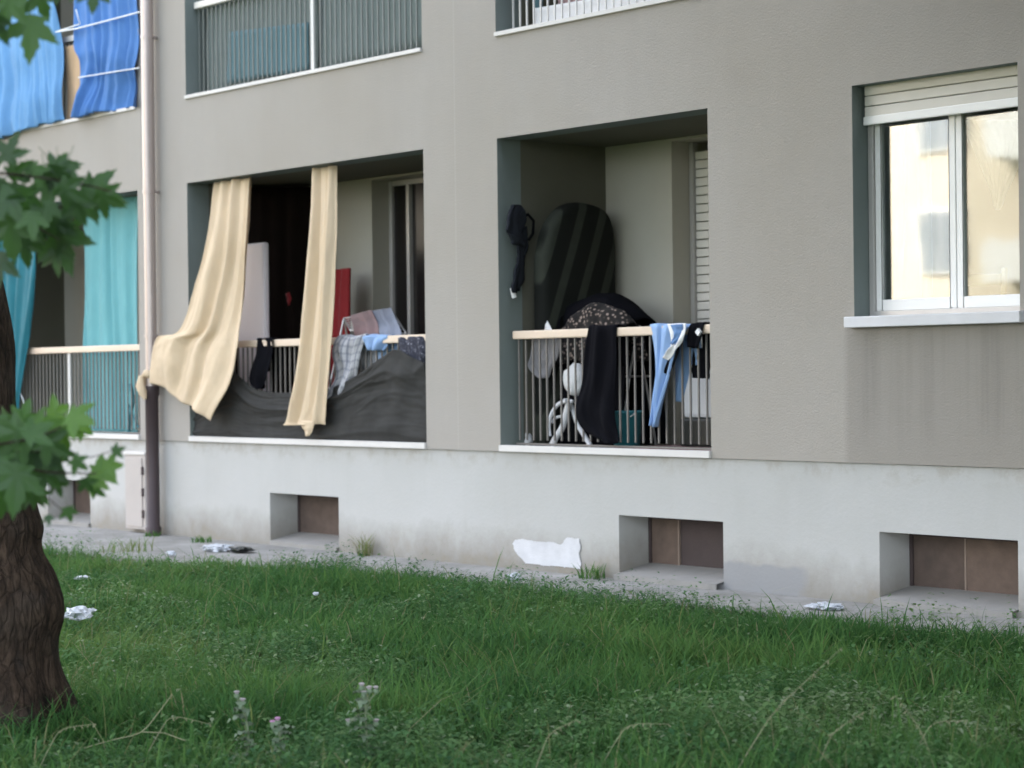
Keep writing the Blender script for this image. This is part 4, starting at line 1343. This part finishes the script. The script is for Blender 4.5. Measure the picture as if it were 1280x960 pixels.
def leaf_mesh(seed):
    rg = random.Random(seed)
    lobes = [(-118, .52), (-58, .84), (0, 1.0), (58, .84), (118, .52)]
    out = [(0.0, -.02)]
    ctr = (0, .22)
    pts = []
    for i, (a, L) in enumerate(lobes):
        L *= rg.uniform(.92, 1.08)
        for da, rr in ((-22, .60), (-13, .66), (-9, .80), (-4.5, .84), (0, 1.0), (4.5, .84), (9, .80), (13, .66), (22, .60)):
            pts.append((a + da, L * rr * rg.uniform(.96, 1.04)))
        if i < 4:
            pts.append(((a + lobes[i + 1][0]) / 2, .40 * rg.uniform(.9, 1.1)))
    b = MB()
    b.v.append((0, .25, .0))
    ring = [(0, .05)]
    for a, r in pts:
        t = math.radians(a)
        ring.append((math.sin(t) * r * .78, .25 + math.cos(t) * r * .75))
    def zz(x, y):
        d = math.hypot(x, y - .25)
        ang = math.degrees(math.atan2(x, y - .25))
        near = min(abs(ang - l[0]) for l in lobes)
        return .10 * min(near / 30, 1) * d - .22 * d * d + .02 * math.sin(9 * x + seed)
    # inner ring
    m = len(ring)
    for s in (.5, 1.0):
        for x, y in ring:
            X, Y_ = x * s, .25 + (y - .25) * s
            b.v.append((X, Y_, zz(X, Y_)))
    for k in range(m):
        k2 = (k + 1) % m
        b.f.append((0, 1 + k, 1 + k2))
        b.f.append((1 + k, 1 + m + k, 1 + m + k2, 1 + k2))
    # petiole
    b.tube([(0, .08, 0), (0, -.2, -.01), (.02, -.5, -.06)], [.012, .009, .008], 5)
    return b
LM = [leaf_mesh(k).mesh('leaf', 'maple_leaf', Vector((0, 0, 0)), True) for k in range(4)]
LMY = [leaf_mesh(k + 10).mesh('leaf', 'young_leaf', Vector((0, 0, 0)), True) for k in range(2)]
def leaf(px, py, size, ang, tilt=None, dd=None, young=False):
    """leaf centred at a spot of the spray; size is its blade in pixels, ang the way its tip points (0 = up, 90 = right)"""
    d = LD + (rnd.uniform(-.12, .2) if dd is None else dd)
    s = size * d / FPX * .80
    c = at(px, py, dist=d)
    a = math.radians(ang)
    tip = CU * math.cos(a) + CR * math.sin(a)
    nrm = -CF
    t = rnd.uniform(-.55, .55) if tilt is None else tilt
    t2 = rnd.uniform(-.5, .5)
    rightv = tip.cross(nrm)
    M = Matrix((rightv, tip, nrm)).transposed()
    M = M @ Matrix.Rotation(t, 3, 'X') @ Matrix.Rotation(t2, 3, 'Y')
    o = link('leaf', rnd.choice(LMY if young else LM), tree)
    W = M.to_4x4() @ Matrix.Scale(s, 4)
    off = M @ Vector((0, .35 * s, 0))
    W.translation = c - off - wloc(tree)
    o.matrix_local = W
LV = [  # upper left
    (38, 36, 82, 178, .2), (10, 8, 70, 200), (50, -2, 60, 160), (-8, 30, 70, 220), (22, -14, 70, 170), (117, -6, 52, 178, .5), (98, -20, 50, 200), (70, -22, 55, 180),
    # middle spray
    (12, 190, 56, 20), (-12, 205, 70, 320), (20, 214, 50, 60), (42, 214, 46, 150), (70, 206, 44, 40), (58, 232, 66, 170), (85, 238, 62, 120), (118, 240, 82, 108, .25), (132, 246, 60, 120),
    (96, 255, 58, 160), (30, 248, 60, 190), (8, 252, 74, 215), (14, 284, 86, 180), (-14, 280, 90, 200), (40, 275, 52, 170), (60, 262, 50, 185), (0, 330, 70, 190), (32, 308, 60, 178), (104, 262, 50, 200),
    (-30, 240, 80, 250), (-30, 330, 80, 200),
    # lower spray
    (18, 545, 90, 230), (45, 572, 108, 195, .1), (-8, 575, 90, 215), (62, 555, 64, 120), (20, 600, 92, 180, .2), (0, 620, 70, 190), (42, 540, 60, 60), (58, 596, 50, 130),
    (97, 578, 36, 130), (108, 604, 36, 150), (86, 640, 30, 170), (52, 618, 32, 150), (60, 648, 20, 160), (120, 612, 30, 130), (82, 566, 28, 100), (146, 563, 26, 70), (30, 520, 46, 20), (72, 606, 34, 160)]
for q in LV:
    leaf(*q)
for k in range(14):
    leaf(rnd.uniform(-25, 100), rnd.uniform(205, 290), rnd.uniform(48, 84), rnd.uniform(110, 230), dd=rnd.uniform(.05, .45))
for k in range(8):
    leaf(rnd.uniform(-25, 55), rnd.uniform(530, 620), rnd.uniform(60, 95), rnd.uniform(150, 230), dd=rnd.uniform(.1, .4))
for q in [(95, 522, 62, 105), (76, 540, 72, 170), (70, 516, 50, 60), (128, 588, 54, 65), (118, 600, 46, 120), (138, 582, 40, 90), (104, 534, 40, 130), (50, 528, 44, 80)]:
    leaf(*q, young=True)
for q in [(78, 300, 92, 165, .3), (72, 318, 60, 180, .2)]:
    leaf(*q, young=False, dd=.3) if len(q) < 6 else leaf(*q)

# the crown overhead and out of frame
def quads_mesh(name, mat, C, S, T, N_, shape, parent=None, kind=None, loc=None, label=None):
    pass
def scatter_leaves(name, centres, size, mat, parent):
    n = len(centres)
    up = nrs.normal(size=(n, 3)); up[:, 2] += .6
    up /= np.linalg.norm(up, axis=1)[:, None]
    t = np.cross(up, nrs.normal(size=(n, 3)))
    t /= np.linalg.norm(t, axis=1)[:, None]
    s = np.cross(up, t)
    sz = size * nrs.uniform(.6, 1.2, n)[:, None]
    shp = [(0, -.5), (.5, -.1), (.28, .25), (0, .6), (-.28, .25), (-.5, -.1)]
    V = np.concatenate([(centres + t * a * sz + s * b * sz + up * (-.12 * abs(a)) * sz)[:, None, :] for a, b in shp], axis=1).reshape(-1, 3)
    me = bpy.data.meshes.new(name)
    k = len(shp)
    org = np.array(wloc(parent)) if parent else np.zeros(3)
    me.vertices.add(n * k); me.vertices.foreach_set('co', (V - org).ravel())
    me.loops.add(n * k); me.loops.foreach_set('vertex_index', np.arange(n * k))
    me.polygons.add(n); me.polygons.foreach_set('loop_start', np.arange(n) * k)
    me.update(calc_edges=True)
    at_ = me.attributes.new('tint', 'FLOAT', 'POINT')
    at_.data.foreach_set('value', np.repeat(nrs.uniform(0, 1, n), k))
    me.materials.append(MATS[mat])
    return link(name, me, parent)
cen = []
cc = ttop + Vector((0, 0, 2.0)) + Vector((side.x, side.y, 0)) * .6 - Vector((CF.x, CF.y, 0)) * .5
for k in range(95):
    d = Vector((rnd.gauss(0, 1), rnd.gauss(0, 1), rnd.gauss(0, .75)))
    d = d.normalized() * rnd.uniform(.35, 1.0)
    c = cc + Vector((d.x * 4.6, d.y * 4.6, d.z * 2.4))
    for j in range(75):
        e = Vector((rnd.gauss(0, .42), rnd.gauss(0, .42), rnd.gauss(0, .3)))
        p = c + e
        dcam = (p - CAM).dot(CF)
        top_z = CAM.z + max(dcam, 0) * .19 + .25
        if p.z > max(top_z, 3.3) and dcam > 3.5:
            cen.append(p)
tag(scatter_leaves('foliage', np.array(cen), .22, 'crown_leaves', tree), kind='stuff')

# unseen maple added right of the view to shade that end of the wall
t2 = thing('maple_tree', 'unseen second maple added right of the bay window to darken the wall', 'tree', (9.9, -3.3, 0))
tr = [Vector((9.9, -3.3, -.1)), Vector((9.95, -3.3, .8)), Vector((9.85, -3.25, 2.0)), Vector((9.95, -3.2, 3.4)), Vector((9.9, -3.2, 5.2))]
MB().tube([catmull(tr, k / 24) for k in range(25)], [.30 - .2 * (k / 24) ** .6 + .03 * mnoise.noise(Vector((k * .7, 0, 3))) for k in range(25)], 16).build('trunk', 'bark', t2, True)
for k in range(8):
    a = 2 * math.pi * k / 8
    st_ = catmull(tr, .5 + .05 * k)
    q = [st_, st_ + Vector((math.cos(a) * 1.0, math.sin(a) * 1.0, .6)), st_ + Vector((math.cos(a) * 2.0, math.sin(a) * 2.0, .9))]
    MB().tube([catmull(q, j / 10) for j in range(11)], [.07 - .055 * j / 10 for j in range(11)], 8).build('branch', 'bark', t2, True)
cen2 = []
for k in range(150):
    d = Vector((rnd.gauss(0, 1), rnd.gauss(0, 1), rnd.gauss(0, 1))).normalized() * rnd.uniform(.3, 1.0)
    c = Vector((9.6 + d.x * 4.0, -3.2 + d.y * 3.0, 6.0 + d.z * 4.6))
    for j in range(70):
        p = c + Vector((rnd.gauss(0, .4), rnd.gauss(0, .4), rnd.gauss(0, .3)))
        v_ = p - CAM
        dc = v_.dot(CF)
        sx_ = 640 + FPX * v_.dot(CR) / max(dc, .1)
        sy_ = 480 - FPX * v_.dot(CU) / max(dc, .1)
        if p.y < -.3 and p.z > .9 and (sx_ > 1345 or sy_ < -70):
            cen2.append(p)
tag(scatter_leaves('foliage', np.array(cen2), .30, 'crown_leaves', t2), kind='stuff')

# ------------------------------------------------------------------ grass
def fbm(x, y, s, seed):
    out = np.zeros_like(x)
    g_ = np.random.RandomState(seed)
    for o in range(3):
        for _ in range(5):
            a = g_.uniform(0, 2 * math.pi)
            fr = s * (2 ** o) * g_.uniform(.7, 1.3)
            out += np.sin((x * math.cos(a) + y * math.sin(a)) * fr + g_.uniform(0, 6.28)) / (5 * 1.5 ** o)
    return out
edge_v = np.vectorize(edge_y)
def sample(n, margin=.5):
    """ground points in front of the wall, in the wedge the camera looks into, denser towards it"""
    d = nrs.uniform(7.6, 19.5, n)
    lat = nrs.uniform(-1, 1, n) * (d * .2415 + margin)
    x = CAM.x + CF.x * d + CR.x * lat
    y = CAM.y + CF.y * d + CR.y * lat
    return x, y, d
def grass():
    n0 = 230000
    x, y, d = sample(n0)
    e = edge_v(x)
    wv = fbm(x, y, 2.0, 3) * .12
    dy = e + wv - y
    keep = (dy > 0) | ((dy > -.35) & (nrs.uniform(0, 1, n0) < .05 * np.clip(1 + dy / .35, 0, 1)))
    # bare ground close to the trunk and thin patches
    patch = fbm(x, y, 3.2, 5)
    keep &= nrs.uniform(0, 1, n0) < np.clip(.75 + patch * 1.1, .12, 1)
    keep &= np.hypot(x - tb.x, y - tb.y) > .33
    x, y, d, patch = x[keep], y[keep], d[keep], patch[keep]
    dy = dy[keep]
    n = len(x)
    h = .06 + .055 * nrs.gamma(2.0, .5, n) + .045 * fbm(x, y, 1.5, 8) + .03 * patch + .022 * fbm(x, y, 6.0, 17)
    h *= np.clip(.6 + dy * .8, .55, 1.0)
    tall = nrs.uniform(0, 1, n) < .012
    h = np.where(tall, h + nrs.uniform(.08, .22, n), h)
    h = np.clip(h, .04, .55)
    wd = nrs.uniform(.0022, .0048, n) * np.where(tall, .55, 1) * (1 + .03 * (d - 8))
    az = nrs.uniform(0, 2 * math.pi, n)
    lean = nrs.uniform(.2, 1.3, n) * h * np.where(tall, 1.2, 1)
    dx, dyy = np.cos(az), np.sin(az)
    sa = az + math.pi / 2 + nrs.uniform(-.5, .5, n)
    sx, sy = np.cos(sa), np.sin(sa)
    V = np.zeros((n, 7, 3))
    for j, (t, w_) in enumerate(((0, 1), (.4, .95), (.75, .7))):
        for k, sg in enumerate((-1, 1)):
            V[:, j * 2 + k, 0] = x + dx * lean * t ** 2 + sx * wd * w_ * sg
            V[:, j * 2 + k, 1] = y + dyy * lean * t ** 2 + sy * wd * w_ * sg
            V[:, j * 2 + k, 2] = -.05 + h * t * (1 - .12 * t * (lean / h))
    V[:, 6, 0] = x + dx * lean; V[:, 6, 1] = y + dyy * lean; V[:, 6, 2] = -.05 + h * np.where(tall, .80, .90)
    loops = np.array([0, 1, 3, 2, 2, 3, 5, 4, 4, 5, 6])
    L = (np.arange(n)[:, None] * 7 + loops).ravel()
    st = (np.arange(n)[:, None] * 11 + np.array([0, 4, 8])).ravel()
    me = bpy.data.meshes.new('grass')
    me.vertices.add(n * 7); me.vertices.foreach_set('co', V.ravel())
    me.loops.add(len(L)); me.loops.foreach_set('vertex_index', L)
    me.polygons.add(len(st)); me.polygons.foreach_set('loop_start', st)
    me.update(calc_edges=True)
    a = me.attributes.new('tint', 'FLOAT', 'POINT')
    tint = np.clip(.38 + .36 * fbm(x, y, 1.2, 21) + nrs.normal(0, .14, n), 0, .9)
    dry = nrs.uniform(0, 1, n)
    tint = np.where(tall & (dry < .6), nrs.uniform(.9, 1.0, n), tint)
    tint = np.where(dry < .02, nrs.uniform(.88, 1, n), tint)
    a.data.foreach_set('value', np.repeat(tint, 7))
    me.materials.append(MATS['grass_blades'])
    tag(link('grass', me), kind='stuff')
grass()
def weeds():
    """broad leaved weeds and clover between the grass"""
    n0 = 34000
    x, y, d = sample(n0)
    e = edge_v(x)
    wv = fbm(x, y, 2.0, 3) * .12
    ok = (y < e + wv + .02) & (np.hypot(x - tb.x, y - tb.y) > .38) & (fbm(x, y, 1.1, 31) + nrs.uniform(-.6, .6, n0) > -.25)
    x, y = x[ok], y[ok]
    P, T = [], []
    Vs, Ls, Ss, Ts = [], [], [], []
    vi = 0; li = 0
    shp = [(0, 0), (.20, .3), (.26, .6), (.12, .9), (0, 1), (-.12, .9), (-.26, .6), (-.20, .3)]
    HS = .9 + .9 * fbm(x, y, 2.6, 41)
    for cx, cy, hsc, tsc in zip(x, y, np.clip(HS * np.where(np.abs(y - edge_v(x) - fbm(x, y, 2.0, 3) * .12) < .35, 1.2, 1.0), .4, 1.9), fbm(x, y, 1.7, 77)):
        nl = rnd.randint(4, 11)
        hh = rnd.uniform(.05, .17) * hsc
        base_t = min(1, max(.05, .45 + .35 * tsc + rnd.gauss(0, .15)))
        for k in range(nl):
            a = rnd.uniform(0, 6.28)
            ln = rnd.uniform(.014, .046)
            zb = -.04 + hh * rnd.uniform(.25, 1)
            el = rnd.uniform(-.2, .7)
            ro = rnd.uniform(.0, .05)
            dx, dy = math.cos(a), math.sin(a)
            t = min(1, max(0, base_t + rnd.gauss(0, .14)))
            if rnd.random() < .02: t = 1
            for sx, sy in shp:
                q = ro + sy * ln * math.cos(el)
                Vs += [cx + dx * q - dy * sx * ln, cy + dy * q + dx * sx * ln, zb + sy * ln * math.sin(el) - .35 * ln * sy * sy + .25 * abs(sx) * ln]
                Ts.append(t)
            Ls += list(range(vi, vi + 8)); Ss.append(li); vi += 8; li += 8
            Vs += [cx - dy * .0012, cy + dx * .0012, -.05, cx + dy * .0012, cy - dx * .0012, -.05, cx + dx * (ro + .004), cy + dy * (ro + .004), zb]
            Ts += [t * .8] * 3
            Ls += [vi, vi + 1, vi + 2]; Ss.append(li); vi += 3; li += 3
    me = bpy.data.meshes.new('weeds')
    me.vertices.add(vi); me.vertices.foreach_set('co', Vs)
    me.loops.add(len(Ls)); me.loops.foreach_set('vertex_index', Ls)
    me.polygons.add(len(Ss)); me.polygons.foreach_set('loop_start', Ss)
    me.update(calc_edges=True)
    a = me.attributes.new('tint', 'FLOAT', 'POINT'); a.data.foreach_set('value', Ts)
    me.materials.append(MATS['weed_leaves'])
    tag(link('weeds', me), kind='stuff')
weeds()

def tuft(name, label, c, n, h, spread, seed, mat='grass_blades', tint=(.2, .7)):
    rg = np.random.RandomState(seed)
    V, L, S, T = [], [], [], []
    for k in range(n):
        a = rg.uniform(0, 6.28); r = spread * math.sqrt(rg.uniform())
        x, y = c[0] + r * math.cos(a), c[1] + r * math.sin(a)
        hh = h * rg.uniform(.5, 1.1); ln = hh * rg.uniform(.25, 1.1); a2 = rg.uniform(0, 6.28); w_ = rg.uniform(.003, .006)
        for t, q in ((0, 1), (.5, .9), (1, .1)):
            for sg in (-1, 1):
                V.append((x + math.cos(a2) * ln * t * t - math.sin(a2) * w_ * q * sg, y + math.sin(a2) * ln * t * t + math.cos(a2) * w_ * q * sg, c[2] + hh * t))
        i = len(V) - 6
        L += [(i, i + 1, i + 3, i + 2), (i + 2, i + 3, i + 5, i + 4)]
        T += [rg.uniform(*tint)] * 6
    me = bpy.data.meshes.new(name)
    o_ = Vector(c)
    me.from_pydata([tuple(Vector(v) - o_) for v in V], [], L)
    a = me.attributes.new('tint', 'FLOAT', 'POINT'); a.data.foreach_set('value', T)
    me.materials.append(MATS[mat])
    return tag(link(name, me, None, c), label, 'plant')
tuft('weed_tuft', 'dry brownish weed growing against the plinth right of the small cellar window', (at(458, 690, Y=-.06).x, -.08, 0), 45, .22, .07, 1, tint=(.88, .97))
tuft('weed_tuft', 'low green weed at the foot of the wall beside the downpipe', (at(252, 678, Z=0).x, at(252, 678, Z=0).y, 0), 60, .07, .1, 2)
tuft('weed_tuft', 'thin weed at the base of the iron pipe foot', (-5.2, -.2, 0), 40, .06, .08, 3)
tuft('weed_tuft', 'dark green weed clump at the left corner of the middle cellar window', (at(752, 722, Z=0).x, -.1, 0), 60, .12, .1, 4)
tuft('weed_tuft', 'scruffy reddish weed on the pavement before the utility cabinet', (at(160, 690, Z=0).x, at(160, 690, Z=0).y, 0), 55, .16, .25, 5, tint=(.75, .95))

# thistles standing above the grass
def thistle(px, py_top, dist, label, heads, hgt, seed, mat):
    rg = random.Random(seed)
    top = at(px, py_top, dist=dist)
    base = Vector((top.x + .03, top.y, -.05))
    t = thing('thistle', label, 'plant', base, None)
    stem = [base, base.lerp(top, .5) + Vector((rg.uniform(-.02, .02), rg.uniform(-.02, .02), 0)), top]
    sp = [catmull(stem, k / 10) for k in range(11)]
    MB().tube(sp, [.006 - .003 * k / 10 for k in range(11)], 6).build('stem', 'thistle_stem', t, True)
    for k in range(26):
        q = sp[1 + k % 9]
        a = rg.uniform(0, 6.28)
        ln = rg.uniform(.04, .085)
        b = MB()
        dx, dy = math.cos(a), math.sin(a)
        P_ = []
        for j in range(7):
            u = j / 6
            w_ = .26 * ln * math.sin(math.pi * min(u * .9 + .1, 1)) * (1.25 if j % 2 else .7)
            for sg in (-1, 1):
                P_.append((q.x + dx * ln * u - dy * w_ * sg, q.y + dy * ln * u + dx * w_ * sg, q.z + .5 * ln * u - .6 * ln * u * u + .012 * abs(sg) * (j % 2)))
        b.v = P_
        b.f = [(2 * j, 2 * j + 1, 2 * j + 3, 2 * j + 2) for j in range(6)]
        b.build('leaf', 'thistle_leaf', t, True)
    for hx, hy in heads:
        c = at(hx, hy, dist=dist)
        MB().tube([sp[7], (sp[7] + c) / 2 + Vector((0, 0, .01)), c - Vector((0, 0, .015))], .0028, 6).build('stem', 'thistle_stem', t, True)
        b = MB()
        b.tube([c - Vector((0, 0, .018)), c - Vector((0, 0, .008)), c + Vector((0, 0, .002))], [.004, .013, .010], 10)
        hd = b.build('flower_head', 'thistle_leaf', t, True)
        b = MB()
        for k in range(26):
            a = rg.uniform(0, 6.28); l_ = rg.uniform(.4, 1)
            e = c + Vector((math.cos(a) * .014 * l_, math.sin(a) * .014 * l_, .018 - .006 * l_))
            b.tube([c, e], [.0022, .003], 4)
        b.build('petals', mat, hd)
thistle(347, 900, 8.7, 'thistle with a bright pink flower head in the foreground grass', [(347, 901), (341, 905)], .35, 1, 'thistle_flower')
thistle(300, 872, 8.8, 'tall pale thistle left of the pink flower', [(303, 877), (296, 868)], .4, 2, 'thistle_pale')
thistle(456, 858, 8.7, 'tallest thistle with several pale heads in the middle foreground', [(452, 858), (462, 862), (470, 862), (436, 903), (470, 903), (455, 868)], .5, 3, 'thistle_pale')
# arching dry grass stalks in the foreground
def stalk(p0, p1, bend, label):
    a, c = Vector(p0), Vector(p1)
    m = (a + c) / 2 + Vector((0, 0, bend))
    q = [catmull([a, a.lerp(m, .6) + Vector((0, 0, bend * .25)), m, c], k / 14) for k in range(15)]
    b = MB().tube(q, [.0022 - .0012 * k / 14 for k in range(15)], 5)
    for k in range(9, 15):
        b.tube([q[k], q[k] + Vector((rnd.uniform(-.02, .02), rnd.uniform(-.02, .02), -.012))], [.002, .003], 4)
    return b.build('grass_stalk', 'dry_stalk', None, True, 0, a)
plain('dry_stalk', (.20, .20, .11), .8)
SL = [(900, 960, 1052, 810, .07), (1010, 950, 1080, 890, .08), (745, 930, 835, 905, .10), (1130, 930, 1210, 900, .10), (660, 950, 720, 900, .09), (175, 920, 262, 905, .12), (1180, 960, 1120, 870, .07), (40, 940, 120, 905, .1)]
for k, (a, b_, c, d_, bd) in enumerate(SL):
    p0 = at(a, b_ + 40, Z=-.04)
    dd = (p0 - CAM).dot(CF)
    o = stalk(p0, at(c, d_, dist=dd), bd, '')
    tag(o, ['longest pale grass stalk rising at the lower right', 'arching dry stalk near the bottom right corner', 'short arched stalk right of the picture centre', 'bent dry stalk furthest to the right', 'thin dry stalk low in the middle of the foreground', 'dry stalk between the trunk and the left thistle', 'upright pale stalk beside the longest right stalk', 'dry stalk right in front of the trunk base'][k], 'grass stalk', 'dry grass stalks arching in the foreground')
# fallen twig beside the tree
tw = MB()
q = [at(x, y, dist=8.9) for x, y in ((105, 935), (140, 925), (175, 916), (195, 895), (215, 868))]
tw.tube([catmull(q, k / 12) for k in range(13)], .0022, 6)
tw.tube([at(178, 915, dist=8.9), at(205, 916, dist=8.85), at(232, 926, dist=8.8)], .002, 6)
tag(tw.build('fallen_twig', 'dry_stalk', None, True, 0, q[0]), 'pale forked twig lying in the grass beside the trunk', 'twig')

# ------------------------------------------------------------------ litter
def litter(px, py, w_px, label, seed, mat='paper_white', Z=.03, h=.5, n=1, name='litter', d_=None):
    c = at(px, py, Z=Z) if d_ is None else at(px, py, dist=d_)
    s = w_px / FPX * (c - CAM).dot(CF) / 2
    o = blob(name, mat, c, s, seed, (1, .75, h), .75, None, 3, 2.6)
    for p in o.data.polygons: p.use_smooth = False
    return tag(o, label, 'litter')
litter(99, 767, 40, 'crumpled white plastic bag in the grass beside the trunk', 91, h=.42, Z=.16, name='plastic_bag')
litter(271, 685, 40, 'flattened white paper on the pavement below the left loggia pier', 92, h=.22, name='paper')
litter(301, 687, 32, 'dark rag lying next to the flattened white paper', 93, 'black_plastic', h=.2, name='rag')
litter(214, 692, 12, 'tiny white scrap on the pavement near the iron pipe foot', 94, h=.5, name='paper')
litter(643, 722, 18, 'small white scrap at the grass edge below the plaster patch', 95, h=.6, Z=.05, name='paper')
litter(1031, 758, 42, 'torn white tissue on the pavement between the right cellar windows', 96, h=.2, Z=.02, name='tissue')
litter(395, 742, 8, 'speck of white paper in the far grass left of centre', 97, Z=.12, name='paper')
litter(104, 722, 22, 'thin white wrapper in the grass near the pavement at left', 98, Z=.1, h=.2, name='wrapper')
